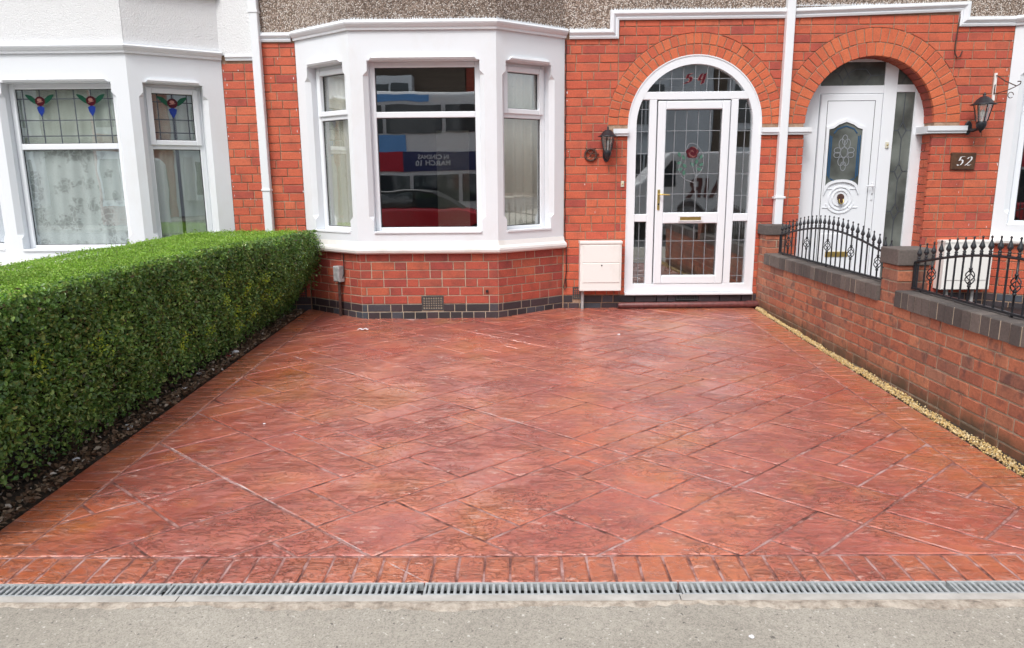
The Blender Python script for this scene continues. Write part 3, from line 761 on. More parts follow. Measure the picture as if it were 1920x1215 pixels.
# band stepping over the doorway
def elev_path(pts, flip=1):
    out = []; n = len(pts); nr = []
    for a, b in zip(pts[:-1], pts[1:]):
        d = Vector((b[0]-a[0], 0, b[1]-a[1])).normalized(); nr.append(Vector((-d.z, 0, d.x)))
    for i, p in enumerate(pts):
        A = nr[0] if i == 0 else nr[-1] if i == n-1 else (nr[i-1]+nr[i])/(1+nr[i-1].dot(nr[i]))
        out.append((Vector((p[0], W, p[1])), Vector((0, -1, 0)), A))
    return out
CB2 = [(-.02, 0), (.022, 0), (.030, .020), (.022, .030), (.034, .040), (.050, .058), (.050, .072), (.036, .080), (.036, .094), (-.02, .098)]
mb = MB(); mb.sweep(elev_path([(.57, 3.062), (1.095, 3.062), (1.095, 3.249), (XB, 3.252)]), CB2); mb.build('band_moulding', 'stone_paint', H54)
mb = MB(); mb.sweep(elev_path([(-2.75, 3.062), (-2.42, 3.062)]), CB2); mb.build('band_moulding', 'stone_paint', H54)
mb = MB(); mb.sweep(elev_path([(XB, 3.252), (4.705, 3.300), (4.705, 3.150), (5.30, 3.152)]), CB2); mb.build('band_moulding', 'stone_paint', H52)
splash(H54, plan54, 3.165); splash(H54, [(.53, W), (.985, W)], 3.155, .012); splash(H54, [(1.0, W), (XB, W)], 3.345, .012); splash(H52, [(XB, W), (4.8, W)], 3.37, .012)
def flecks(parent, x, z0, z1, n, seed, side=1):
    mb = MB(); rs_ = random.Random(seed)
    for i in range(n):
        z = rs_.uniform(z0, z1); u = x+side*abs(rs_.gauss(0, .02)) if rs_.random() < .75 else x+side*rs_.uniform(0, .45); a = rs_.uniform(.002, .006)*rs_.choice([.6, 1, 1.6]); b = rs_.uniform(.003, .024)
        mb.prism(MAIN, [(u-a*.6, z), (u+a*.2, z-b*.7), (u+a, z), (u+a*.3, z+b)], .0005, .0032)
    mb.build('paint_fleck', 'stone_paint', parent)['kind'] = 'stuff'
flecks(H54, .526, .95, 3.0, 12, 1, 1); flecks(H54, -2.39, 1.0, 3.03, 12, 2, -1); flecks(H56, -3.187, 1.0, 2.85, 18, 3, 1); flecks(H52, 5.30, .95, 3.1, 18, 5, -1)
# imposts
def impost(parent, x0, x1, proud=.05, y1=W):
    mb = MB(); mb.xyz(x0, x1, W-proud, y1, 2.078, 2.128); mb.xyz(x0+.006*(x0 < 1.2), x1, W-proud+.016, y1+.001, 2.052, 2.0775)
    mb.build('impost', 'stone_paint', parent)
impost(H54, 1.055, 1.222); impost(H54, 2.674, XB-.002); impost(H52, XB+.002, 3.215, .05, W+.21); impost(H52, 4.47, 4.90, .05, W+.21)

# ---- front door 54
YD = W+.015                                    # plane of the frame faces
D54 = Fr((0, YD), (1, YD))
def arcpts(cx, cz, r, a0, a1, n): return [(cx+r*math.cos(a0+(a1-a0)*i/n), cz+r*math.sin(a0+(a1-a0)*i/n)) for i in range(n+1)]
ro, ri = .720, .636
mb = MB()
outer = [(CX1-ro, .317)]+arcpts(CX1, CZ, ro, PI, 0, 40)+[(CX1+ro, .317)]; inner = [(CX1-ri, .317)]+arcpts(CX1, CZ, ri, PI, 0, 40)+[(CX1+ri, .317)]
mb.ring(D54, outer, inner, -.07, .012)
zf = lambda r, dz: math.sqrt(r*r-dz*dz)
hb = zf(ri+.01, 2.433-CZ)
mb.box(D54, CX1-hb-.02, CX1+hb+.02, 2.433, 2.515, -.065, .009, .005)
mb.box(D54, CX1-ri-.004, CX1+ri+.004, .317, .41, -.066, .010, .005)
for a, b in ((1.452, 1.532), (2.342, 2.420)): mb.box(D54, a, b, .41, 2.433, -.064, .008, .005)
for a, b in ((CX1-ri-.002, 1.452), (2.420, CX1+ri+.002)): mb.box(D54, a, b, 1.115, 1.20, -.062, .006, .005)
sur = mb.build('door_surround', 'upvc', H54)
mb = MB(); mb.box(D54, CX1-ro-.01, CX1+ro+.01, .285, .316, -.05, .06, .006); mb.build('threshold', 'upvc', sur)
mb = MB()   # white caulk line round the frame on the brickwork
mb.ring(MAIN, [(CX1-ro-.012, .317)]+arcpts(CX1, CZ, ro+.012, PI, 0, 40)+[(CX1+ro+.012, .317)], outer, -.03, .004); mb.build('trim', 'stone_paint', sur)
def pane(parent, fr, poly, d, name='pane', mat='glass'):
    mb = MB(); mb.prism(fr, poly, d-.003, d+.003); return mb.build(name, mat, parent)
GD = -.03
fan = arcpts(CX1, CZ, ri+.006, math.asin((2.512-CZ)/(ri+.006)), PI-math.asin((2.512-CZ)/(ri+.006)), 24)
fanp = pane(sur, D54, fan, GD)
def lead(parent, fr, segs, d, wd=.0065, mat='lead_pale', name='lead_came'):
    mb = MB()
    for (a, b) in segs:
        a = Vector(a); b = Vector(b); t_ = (b-a)
        if t_.length < 1e-4: continue
        t_.normalize(); n_ = Vector((-t_.y, t_.x))*wd/2
        mb.prism(fr, [tuple(a-n_), tuple(b-n_), tuple(b+n_), tuple(a+n_)], d, d+.003+random.uniform(0, .0008))
    return mb.build(name, mat, parent)
segs = []
for i in range(-4, 5):
    x = CX1-.005+i*.128; dx = x-CX1; q = ri*ri-dx*dx
    if q > 0 and CZ+math.sqrt(q) > 2.53: segs.append(((x, 2.515), (x, CZ+math.sqrt(q))))
hw = zf(ri, 2.652-CZ); segs.append(((CX1-hw, 2.652), (CX1+hw, 2.652)))
lead(fanp, D54, segs, GD+.0035)
def nib(mb, fr, pts, nv, d0, d1):     # broad-nib pen stroke
    nv = Vector(nv)
    for a, b in zip(pts[:-1], pts[1:]):
        a = Vector(a); b = Vector(b); P = [a-nv, b-nv, b+nv, a+nv]; P = [tuple(x) for x in P]
        if abs(area(P)) < 1e-7: continue
        if area(P) < 0: P = P[::-1]
        mb.prism(fr, P, d0, d1+random.uniform(0, .0004))
five = [[(.80, .97), (.30, .97)], [(.30, .97), (.18, .55)], [(.18, .58), (.55, .66), (.78, .52), (.70, .18), (.36, .05), (.05, .14)], [(.05, .14), (-.05, .02)], [(.8, .97), (.86, 1.04)]]
four = [[(.36, 1.0), (.06, .46)], [(.06, .46), (.30, .36), (.98, .48)], [(.86, 1.02), (.74, .45), (.62, -.04)]]
def number(parent, fr, strokes, x, z, h, wd, slant, nv, mat, d, name='number', dz=.002):
    mb = MB()
    for st in strokes: nib(mb, fr, [(x+(px*.72+slant*py)*wd, z+py*h) for px, py in st], nv, d, d+dz)
    return mb.build(name, mat, parent)
for strokes, x in ((five, 1.835), (four, 1.975)):
    number(fanp, D54, strokes, x, 2.602, .10, .098, .12, (.0195, .0085), 'pink_glass', GD+.0072, 'number_outline')
    number(fanp, D54, strokes, x, 2.602, .10, .098, .12, (.0150, .0052), 'maroon_glass', GD+.0100)
# sidelights
for sx in (-1, 1):
    xa = CX1+sx*(ri+.004); xm = 1.450 if sx < 0 else 2.422
    top = []
    for i in range(9):
        z = CZ+(2.431-CZ)*i/8; top.append((CX1+sx*zf(ri+.004, z-CZ), z))
    poly = ([(xa, 1.195)]+top+[(xm, 2.431), (xm, 1.195)]); poly = poly if area(poly) > 0 else poly[::-1]
    p1 = pane(sur, D54, poly, GD)
    lo_ = rect(min(xa, xm), max(xa, xm), .405, 1.12); p2 = pane(sur, D54, lo_, GD)
    mid = (xa+xm)/2+sx*.005; xo = CX1+sx*ri
    lead(p1, D54, [((mid, 1.2), (mid, 2.40))]+[((min(xo, xm), z), (max(xo, xm), z)) for z in (1.40, 1.635, 1.865, 2.10)] + [((min(xo-sx*.02, xm), 2.335), (max(xo-sx*.02, xm), 2.335))], GD+.0035)
    lead(p2, D54, [((mid, .41), (mid, 1.115)), ((min(xo, xm), .90), (max(xo, xm), .90)), ((min(xo, xm), .70), (max(xo, xm), .70)), ((min(xo, xm), .495), (max(xo, xm), .495))], GD+.0035)
# door leaf
mb = MB(); dl, dr_, dt, db_ = 1.545, 2.330, 2.418, .412
gx0, gx1 = 1.633, 2.247
mb.box(D54, dl, gx0, db_, dt, -.055, .020, .008); mb.box(D54, gx1, dr_, db_, dt, -.055, .020, .008)
mb.box(D54, gx0, gx1, 2.33, dt, -.055, .018, .008); mb.box(D54, gx0, gx1, 1.095, 1.215, -.055, .018, .008); mb.box(D54, gx0, gx1, db_, .505, -.055, .018, .008)
door = mb.build('door', 'upvc', H54)
up = pane(door, D54, rect(gx0-.004, gx1+.004, 1.211, 2.334), GD); lw = pane(door, D54, rect(gx0-.004, gx1+.004, .501, 1.099), GD)
vx = [gx0+.105+i*.129 for i in range(4)]
segs = [((x, 1.215), (x, 2.33)) for x in vx]+[((gx0, z), (gx1, z)) for z in (2.105, 1.872, 1.640, 1.420)]
lead(up, D54, segs, GD+.0035); lead(lw, D54, [((x, .505), (x, 1.095)) for x in vx]+[((gx0, z), (gx1, z)) for z in (.895, .695)], GD+.0035)
mb = MB()
for rct in ((gx0, gx0+.006, 1.215, 2.33), (gx1-.006, gx1, 1.215, 2.33), (gx0+.006, gx1-.006, 2.324, 2.33), (gx0, gx0+.006, .505, 1.095), (gx1-.006, gx1, .505, 1.095)): mb.box(D54, *rct, GD+.0036, GD+.012)
mb.build('gasket', 'rubber_gasket', door)
def blob(mb, fr, cx, cz, rx, rz, d0, d1, rot=0, n=12, power=1, tip=False):
    P = []
    for i in range(n):
        a = 2*PI*i/n; x, z = rx*math.cos(a), rz*math.sin(a)
        if tip: x *= (1-.75*max(0, math.sin(a-PI)))**1 if math.sin(a) < 0 else 1
        P.append((cx+x*math.cos(rot)-z*math.sin(rot), cz+x*math.sin(rot)+z*math.cos(rot)))
    mb.prism(fr, P, d0, d1)
def leafpoly(mb, fr, cx, cz, L, wd, rot, d0, d1):
    P = [(L*t-L/2, s_*wd/2*math.sin(PI*t)**.8) for t, s_ in ((0, 1), (.25, -1), (.5, -1), (.75, -1), (1, 1), (.75, 1), (.5, 1), (.25, 1))]
    mb.prism(fr, [(cx+x*math.cos(rot)-z*math.sin(rot), cz+x*math.sin(rot)+z*math.cos(rot)) for x, z in P], d0, d1)
# rose
rx, rz = 1.942, 1.870
mb = MB(); blob(mb, D54, rx, rz, .062, .060, GD+.0075, GD+.009); 
for a in range(5): blob(mb, D54, rx+.04*math.cos(a*1.26+.3), rz+.036*math.sin(a*1.26+.3), .034, .030, GD+.0092+.0005*a, GD+.0102+.0005*a)
mb.build('rose_petals', 'maroon_glass', up)
mb = MB(); 
for k_, (r0, r1, a0) in enumerate(((.012, .022, 0), (.026, .036, 1.5), (.04, .05, 3.2), (.05, .062, 4.6))):
    pts = [(rx+(r0+(r1-r0)*t/6)*math.cos(a0+t*.55), rz+(r0+(r1-r0)*t/6)*math.sin(a0+t*.55)) for t in range(7)]
    for a, b in zip(pts[:-1], pts[1:]): nib(mb, D54, [a, b], (.0008, .0016), GD+.012, GD+.0135)
mb.build('rose_outline', 'pink_glass', up)
for (x, z, ro_) in ((1.800, 1.850, 1.9), (1.848, 1.818, 2.2), (1.805, 1.760, .3), (1.862, 1.728, 2.4), (1.812, 1.690, .2), (1.858, 1.652, 1.4), (1.995, 1.772, 1.3), (1.948, 1.742, 2.2), (2.045, 1.825, .9), (2.048, 1.742, .4), (2.025, 1.690, 2.8)): mb = MB(); leafpoly(mb, D54, x, z, .062, .036, ro_, GD+.008, GD+.0095); mb.build('rose_leaf', 'dull_green_glass', up)
segs = []
def curve(pts, n=8):
    P = []; m_ = len(pts)
    for i in range(m_-1):
        p0, p1, p2, p3 = [Vector(pts[max(0, min(m_-1, i+k_))]) for k_ in (-1, 0, 1, 2)]
        for j in range(n):
            t_ = j/n; P.append(.5*((2*p1)+(-p0+p2)*t_+(2*p0-5*p1+4*p2-p3)*t_**2+(-p0+3*p1-3*p2+p3)*t_**3))
    P.append(Vector(pts[-1])); return [tuple(q) for q in P]
for cv in ([(1.942, 1.80), (1.95, 1.72), (1.985, 1.62), (1.975, 1.55), (1.985, 1.45)], [(1.83, 1.86), (1.82, 1.78), (1.80, 1.68), (1.86, 1.59), (1.985, 1.54)], [(2.06, 1.84), (2.07, 1.74), (2.04, 1.66), (1.99, 1.61)], [(1.86, 1.84), (1.90, 1.96), (1.99, 1.95), (2.07, 1.83)]):
    P = curve(cv); segs += list(zip(P[:-1], P[1:]))
lead(up, D54, segs, GD+.0065, .006)
# handle and letter plate
mb = MB(); mb.box(D54, 1.563, 1.590, 1.245, 1.470, .020, .030, .004); hp = mb.build('handle', 'brass', door)
mb = MB(); mb.tube([D54.p(1.576, 1.418, .03), D54.p(1.576, 1.418, .065), D54.p(1.60, 1.418, .07), D54.p(1.69, 1.413, .065)], [.010, .010, .0085, .007], 8); mb.build('lever', 'brass', hp)
mb = MB(); mb.lathe((0, 0, 0), [(0, 0), (.010, 0), (.010, .008), (0, .008)], 10, M=D54.M(1.576, 1.31, .030).to_3x3().to_4x4()); [v.__iadd__(D54.p(1.576, 1.31, .030)) for v in mb.v]; mb.build('keyhole', 'black_plastic', hp)
mb = MB(); mb.ring(D54, [(1.805, 1.117), (2.075, 1.117), (2.075, 1.180), (1.805, 1.180), (1.805, 1.117)], [(1.822, 1.129), (2.058, 1.129), (2.058, 1.168), (1.822, 1.168), (1.822, 1.129)], .017, .028); lp = mb.build('letterbox', 'white_line', door)
mb = MB(); mb.box(D54, 1.822, 2.058, 1.129, 1.168, .017, .023, .003); mb.build('letterbox_flap', 'brass', lp)

# ---- bay windows 54
gl54 = []
for i, fr in enumerate(win54):
    o = [(.18, .765), (.175, 1.315), (.118, .715)][i]
    gl54.append(window(H54, fr, o[0], o[1], 1.045, 2.785, 2.262, sash=(i != 1)))
# rooms (closed boxes) behind the glass
def room(parent, x0, x1, y0, y1, z0, z1, plan=None):
    if plan:
        pp = offset_plan(plan, -.151); poly = pp+[(x1, W+.26), (x1, y1), (x0, y1), (x0, W+.26)]; n = len(poly)
        mb = MB(); v = [(x, y, z0) for x, y in poly]+[(x, y, z1) for x, y in poly]
        mb.add(v, [(i, (i+1) % n, n+(i+1) % n, n+i) for i in range(3, n)]+[tuple(range(n, 2*n))]); mb.build('room_wall', 'room_wall', parent)
        mb = MB(); mb.add(v[:n], [tuple(range(n))]); mb.build('room_floor', 'room_floor', parent); return
    mb = MB(); P = [(x, y, z) for z in (z0, z1) for y in (y0, y1) for x in (x0, x1)]
    mb.add(P, [(2, 3, 7, 6), (0, 4, 6, 2), (1, 3, 7, 5), (4, 5, 7, 6)]); 
    o = mb.build('room_wall', 'hall_wall', parent); mb = MB(); mb.add(P[:4], [(0, 1, 3, 2)]); mb.build('room_floor', 'room_floor', parent); return o
room(H54, -2.37, .50, 7.6, 11.3, .42, 2.95, plan54)
mb = MB(); mb.xyz(-1.05, -.63, 9.6, 9.66, .42, 2.22); mb.build('interior_door', 'room_door', H54)
plain('hall_wall', (.42, .40, .36), .8)
room(H54, 1.15, 2.75, W+.06, 11.3, .33, 2.95)

# ---- number 52
b52 = Bricks('brick', 'brick_red', H52); pl52 = Bricks('plinth_brick', 'brick_blue', H52); ar52 = Bricks('arch_brick', 'brick_arch', H52)
R2i, R2m, R2o = .700, .838, .982
masonry(b52, MAIN, XB+.004, 4.70, Z0+.006, rows, [(CX2-.70, CX2+.70, .1, CZ), (2.9, CX2-.705, 2.048, 2.13), (CX2+.705, 4.90, 2.048, 2.13)], circ52, ztop=3.290, pat='SSH')
masonry(b52, MAIN, 4.71, 5.312, Z0+.006, rows, [(4.705, 4.90, 2.048, 2.13)], circ52, ztop=3.148)
masonry(pl52, MAIN, XB+.004, 5.31, Z0+.006-.088, 1, [(CX2-.7, CX2+.7, .1, .4)], pitch=.088); masonry(pl52, MAIN, XB+.004, 5.31, Z0+.006-.176, 1, [(CX2-.7, CX2+.7, .1, .4)], pitch=.088, pat='SHS')
arch(ar52, MAIN, CX2, CZ, R2i, R2m-.004, 26); arch(ar52, MAIN, CX2, CZ, R2m+.005, R2o, 33)
# reveal bricks: intrados
y = W+.012
IN = MB()
def intr(y0, y1, n, off):
    for i in range(n):
        t0 = PI*(i+off)/n+.006; t1 = PI*(i+1+off)/n-.006
        t0, t1 = max(t0, .004), min(t1, PI-.004)
        if t1 <= t0: continue
        v = []
        for t_ in (t0, t1):
            for r in (R2i+.001, R2i+.05):
                for yy in (y0, y1): v.append((CX2+r*math.cos(t_), yy, CZ+r*math.sin(t_)))
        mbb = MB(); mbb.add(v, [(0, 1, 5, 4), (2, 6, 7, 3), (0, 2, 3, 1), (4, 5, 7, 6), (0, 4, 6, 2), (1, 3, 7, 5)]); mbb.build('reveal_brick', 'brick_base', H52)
intr(W+.042, W+.21, 26, 0)
mbm = MB()
for r0, sx in ((0, -1), (0, 1)):
    for i in range(24):
        w0 = .15+i*.0905
        if w0 > 2.04: break
        mbb = MB(); x0 = CX2+sx*(R2i+.001); x1 = CX2+sx*(R2i+.05)
        seg = ((W+.042, W+.115), (W+.125, W+.215)) if i % 2 else ((W+.042, W+.215),)
        for (ya, yb) in seg: mbb.xyz(min(x0, x1), max(x0, x1), ya, yb, w0, w0+.0805)
        mbb.build('reveal_brick', 'brick_red', H52)
for bkk in (b52, pl52, ar52): bkk.flush()
backing(H52, XB, 5.32, 3.35, CX2, R2i+.012, th=.24)
mb = MB(); mb.xyz(XB, 4.75, W-.0062, W+.15, 3.36, 6); mb.xyz(4.75, 5.36, W-.006, W+.15, 3.20, 6); mb.build('upper_wall', 'pebbledash', H52)
Y2 = W+.215; D52 = Fr((0, Y2), (1, Y2))
mb = MB()   # frame of 52: rectangular, seen through the arch, with blank panels above
fx0, fx1 = 3.03, 4.68; 
mb.box(D52, fx0, 3.375, .25, 3.0, -.03, .010, .004)                # wide left member
mb.box(D52, 4.082, 4.226, .25, 3.0, -.031, .009, .004)             # mullion between door and sidelight
mb.box(D52, 4.436, fx1, .25, 3.0, -.030, .008, .004)
mb.box(D52, 3.375, 4.082, 2.500, 2.585, -.03, .006, .004); mb.box(D52, 4.226, 4.436, 2.512, 2.592, -.03, .006, .004)
mb.box(D52, 3.375, 4.082, 2.835, 3.0, -.03, .006, .004); mb.box(D52, 4.226, 4.436, 2.87, 3.0, -.03, .006, .004)
mb.box(D52, 3.375, 4.436, .25, .31, -.03, .005, .004) ; s52 = mb.build('door_surround', 'upvc', H52)
mb = MB(); mb.box(D52, 4.44, 4.66, .26, 2.5, .010, .013); mb.build('painted_reveal_panel', 'stone_paint', s52)
OG = -.012
def p52(poly, nm='pane'): return pane(s52, D52, poly, OG, nm, 'obscure_glass')
# the wide left member is clear of the fanlight: the light starts at the arch
f1 = p52(rect(3.30, 4.086, 2.583, 2.838)); f2 = p52(rect(4.222, 4.440, 2.590, 2.875)); f3 = p52(rect(4.222, 4.440, .305, 2.516))
mb = MB(); mb.box(D52, 3.0, 3.376, 2.5, 2.583, -.03, .011, .004)
def diamonds(par, x, w_, zs_, z0, z1, vertical=True):
    seg = []
    for z in zs_:
        seg += [((x, z-.09), (x-w_, z)), ((x-w_, z), (x, z+.09)), ((x, z+.09), (x+w_, z)), ((x+w_, z), (x, z-.09))]
    zz = [z0]+[q for z in zs_ for q in (z-.09, z+.09)]+[z1]
    for a, b in zip(zz[::2], zz[1::2]): seg.append(((x, a), (x, b)))
    for z in zs_: seg += [((x+w_, z), (x+.105, z+.0)), ((x-w_, z), (x-.105, z))]
    lead(par, D52, seg, OG+.0035, .006, 'lead_came')
diamonds(f3, 4.33, .045, (.75, 1.20, 1.65, 2.10), .31, 2.51)
seg = [((3.62, 2.59), (3.62, 2.63)), ((3.62, 2.63), (3.57, 2.71)), ((3.57, 2.71), (3.62, 2.79)), ((3.62, 2.79), (3.67, 2.71)), ((3.67, 2.71), (3.62, 2.63)), ((3.62, 2.79), (3.62, 2.83)), ((3.67, 2.71), (3.76, 2.76)), ((3.76, 2.76), (3.87, 2.76)), ((3.87, 2.76), (3.93, 2.69)), ((3.93, 2.69), (3.87, 2.60)), ((3.67, 2.71), (3.70, 2.66)), ((3.57, 2.71), (3.48, 2.76)), ((3.48, 2.76), (3.42, 2.70)), ((3.93, 2.69), (4.08, 2.70)), ((4.27, 2.60), (4.33, 2.71)), ((4.33, 2.71), (4.43, 2.62)), ((4.33, 2.71), (4.25, 2.82)), ((4.33, 2.71), (4.42, 2.78))]
lead(f1, D52, seg, OG+.0035, .006, 'lead_came')
# the door leaf of 52
mb = MB(); mb.box(D52, 3.39, 4.075, .32, 2.495, -.028, .016, .006); d2 = mb.build('door', 'upvc', H52)
mb = MB(); ga = [(3.462, .36), (3.995, .36), (3.995, 2.425), (3.462, 2.425), (3.462, .36)]
mb.ring(D52, ga, inset(ga[:4], .006)+[inset(ga[:4], .006)[0]], .0155, .0168); mb.build('door_groove', 'rubber_gasket', d2)
gx, gw = 3.685, .187
top = [(gx-gw, 2.115), (gx-gw*.72, 2.128), (gx-gw*.45, 2.165), (gx, 2.195), (gx+gw*.45, 2.165), (gx+gw*.72, 2.128), (gx+gw, 2.115)]
bot = [(gx+gw, 1.475)]+[(gx+gw*math.cos(t_), 1.475+.09*math.sin(t_)) for t_ in [PI*i/10 for i in range(1, 10)]]+[(gx-gw, 1.475)]
gpoly = (top+bot)[::-1]
def grow(poly, b): return inset(poly, -b)
go = grow(gpoly, .03)
mb = MB(); mb.ring(D52, go+[go[0]], gpoly+[gpoly[0]], .0165, .034); gm = mb.build('glazing_moulding', 'upvc', d2)
g52 = pane(d2, D52, gpoly, .020, 'glazing', 'obscure_glass')
seg = []
for sx in (-1, 1):
    seg += [((gx+sx*.150, 1.58), (gx+sx*.150, 2.04)), ((gx+sx*.168, 1.60), (gx+sx*.168, 2.05))]
lead(g52, D52, seg+[((gx-.14, 1.575), (gx-.08, 1.545)), ((gx-.08, 1.545), (gx+.08, 1.545)), ((gx+.08, 1.545), (gx+.14, 1.575)), ((gx-.13, 2.07), (gx-.09, 2.12)), ((gx-.09, 2.12), (gx, 2.15)), ((gx, 2.15), (gx+.09, 2.12)), ((gx+.09, 2.12), (gx+.13, 2.07))], .0245, .012, 'steel_blue_glass', 'blue_strip')
seg = []
def ell(cx, cz, rx_, rz_, n=12): 
    P = [(cx+rx_*math.cos(2*PI*i/n), cz+rz_*math.sin(2*PI*i/n)) for i in range(n+1)]; return list(zip(P[:-1], P[1:]))
for (cx, cz, a, b) in ((gx, 1.865, .040, .058), (gx-.075, 1.885, .038, .030), (gx+.075, 1.885, .038, .030), (gx-.078, 1.835, .034, .030), (gx+.078, 1.835, .034, .030), (gx-.032, 1.955, .032, .055), (gx+.032, 1.955, .032, .055), (gx-.03, 1.765, .032, .05), (gx+.03, 1.765, .032, .05), (gx, 1.71, .03, .05), (gx, 2.0, .03, .055)): seg += ell(cx, cz, a, b)
lead(g52, D52, seg, .0238, .008, 'lead_pale', 'bevelled_cluster')
mb = MB()
for r in (.135, .095):
    ci = arcpts(gx, 1.355, r, 0, 2*PI, 28); c2 = arcpts(gx, 1.355, r-.014, 0, 2*PI, 28); mb.ring(D52, ci[::-1], c2[::-1], .0165, .026)
for sx in (-1, 1):
    for dz in (.105, -.105): mb.box(D52, min(gx+sx*.10, gx+sx*.20), max(gx+sx*.10, gx+sx*.20), 1.355+dz-.008, 1.355+dz+.008, .016, .024, .003)
ci = arcpts(gx, 1.355, .175, -PI*.88, -PI*.12, 18); c2 = arcpts(gx, 1.355, .160, -PI*.88, -PI*.12, 18); mb.ring(D52, ci, c2, .0165, .026)
mb.box(D52, gx-.2, gx+.2, .48, .96, .0155, .024, .012)
mb.build('door_moulding', 'upvc', d2)
mb = MB(); blob(mb, D52, gx, 1.365, .036, .040, .016, .045, n=12); blob(mb, D52, gx, 1.318, .020, .028, .016, .055, n=10); kk = mb.build('door_knocker', 'rusty_iron', d2)
mb = MB(); mb.tube([D52.p(gx-.022, 1.345, .05), D52.p(gx-.024, 1.31, .062), D52.p(gx, 1.29, .066), D52.p(gx+.024, 1.31, .062), D52.p(gx+.022, 1.345, .05)], .006, 6); mb.build('knocker_ring', 'brass', kk)
mb = MB(); mb.box(D52, 3.56, 3.82, .685, .745, .024, .034, .004); mb.build('letterbox', 'brass', d2)
mb = MB(); mb.box(D52, 4.028, 4.052, 1.33, 1.53, .016, .026, .004); h2 = mb.build('handle', 'upvc', d2)
mb = MB(); mb.tube([D52.p(4.04, 1.485, .02), D52.p(4.04, 1.485, .06), D52.p(3.96, 1.487, .062)], .008, 7); mb.build('lever', 'upvc', h2)
mb = MB(); mb.box(D52, 4.036, 4.045, 1.385, 1.41, .026, .0275); mb.build('keyhole', 'black_plastic', h2)
mb = MB(); mb.xyz(3.14, 4.56, W-.05, W+.23, .12, .262); mb.build('door_step', 'threshold_concrete', H52)
# bay of 52
plan52, win52, bf52 = bay(H52, (5.315, 6.02, 7.50, 8.22), 7.62, .895, 3.155, 1.045, 2.785, 2.262, [(.14, .74), (.17, 1.31), (.118, .715)], 0, 0, ('brick_red', 'mortar'), 'pebbledash')
bb52 = Bricks('base_brick', 'brick_red', H52); pp52 = Bricks('plinth_brick', 'brick_blue', H52)
for i, fr in enumerate(bf52):
    masonry(bb52, fr, .004, fr.L-.004, Z0+.004, 7, ztop=.845, pitch=.0915); masonry(pp52, fr, .004, fr.L-.004, Z0-2*.086+.004, 2, [], pitch=.086)
    if i < 2: window(H52, fr, *[(.14, .74), (.17, 1.31), (.118, .715)][i], 1.045, 2.785, 2.262, sash=(i != 1))
bb52.flush(); pp52.flush()
room(H52, 5.32, 8.2, 7.6, 11.3, .42, 2.95, plan52)

# ---- house 56
b56 = Bricks('brick', 'brick_red', H56)
X56 = (-6.18, -5.40, -3.955, -3.195)
L56 = math.hypot(.78, .53); op56 = [(.2, .80), (.135, 1.265), (.132, .714)]
plan56, win56, bf56 = bay(H56, X56, 7.62, .72, 2.88, .885, 2.605, 1.970, op56, 0, 0, ('brick_red', 'mortar'), 'roughcast')
masonry(b56, MAIN, -3.192, -2.812, Z0+.006+.03, rows, [], [], ztop=2.868); b56.flush()
backing(H56, -3.2, -2.805, 2.95)
mb = MB(); mb.xyz(-3.25, -2.802, W-.010, W+.15, 2.93, 6); mb.build('upper_wall', 'roughcast', H56)
mb = MB(); mb.sweep(elev_path([(-3.14, 2.875), (-2.81, 2.875)]), [(o*.7, a*.62) for o, a in CB2]); mb.build('band_moulding', 'stone_paint', H56)
w56 = [window(H56, fr, *op56[i], .885, 2.605, 1.970, sash=(i != 1)) for i, fr in enumerate(win56)]
room(H56, -6.15, -3.2, 7.6, 11.3, .5, 2.8, plan56)
# upper window sill
mb = MB(); mb.sweep(plan_path(plan56, 3.49), [(-.02, 0), (.05, 0), (.06, .02), (.05, .045), (-.02, .06)]); mb.build('upper_sill', 'stone_sill', H56)
# stained glass: grid and tulips
def tulip(par, fr, x, z, d):
    for sx in (-1, 1):
        P = curve([(x+sx*.03, z+.02), (x+sx*.085, z+.075), (x+sx*.15, z+.088), (x+sx*.105, z+.030), (x+sx*.05, z-.005), (x+sx*.03, z+.02)], 4)[:-1]
        if area(P) < 0: P = P[::-1]
        mb = MB(); mb.prism(fr, P, d, d+.002); mb.build('leaf', 'green_glass', par)
    mb = MB(); blob(mb, fr, x, z+.022, .052, .050, d+.0024, d+.004); mb.build('flower', 'maroon_glass', par)
    mb = MB(); blob(mb, fr, x-.004, z+.034, .024, .017, d+.0044, d+.0056); mb.prism(fr, [(x-.03, z+.005), (x+.03, z+.018), (x+.03, z+.024), (x-.03, z+.011)], d+.0044, d+.005); mb.build('petal', 'pink_glass', par)
    mb = MB(); P = [(x-.040, z-.040), (x-.030, z-.085), (x, z-.135), (x+.030, z-.085), (x+.040, z-.040), (x, z-.022)]
    mb.prism(fr, P, d+.0022, d+.0038); mb.build('petal', 'blue_glass', par)
for i, xs_ in ((1, None), (2, None)):
    fr = win56[i]; wo, panes = w56[i]; a, b, c0, c1 = panes[0]
    pt = tag(bpy.data.objects.new('leaded_light', None), 'leaded light')  # placeholder replaced below
    bpy.data.objects.remove(pt)
    if i == 1: vs = [a+.065+k_*(b-a-.13)/5 for k_ in range(6)]; hz = [c1-.095, c1-.31, c1-.47]
    else: vs = [a+.055, (a+b)/2, b-.055]; hz = [c1-.085, c1-.265, c1-.40]
    hz = [h for h in hz if h > c0+.02]
    ld = lead(wo, fr, [((x, c0), (x, c1)) for x in vs]+[((a, z), (b, z)) for z in hz], -.147+.0035, .0105, 'lead_came')
    sc_ = [(vs[1], hz[0]-.045), (vs[4], hz[0]-.045)] if i == 1 else [(vs[1], hz[0]-.03)]
    for x, z in sc_: tulip(ld, fr, x, z, -.147+.008)

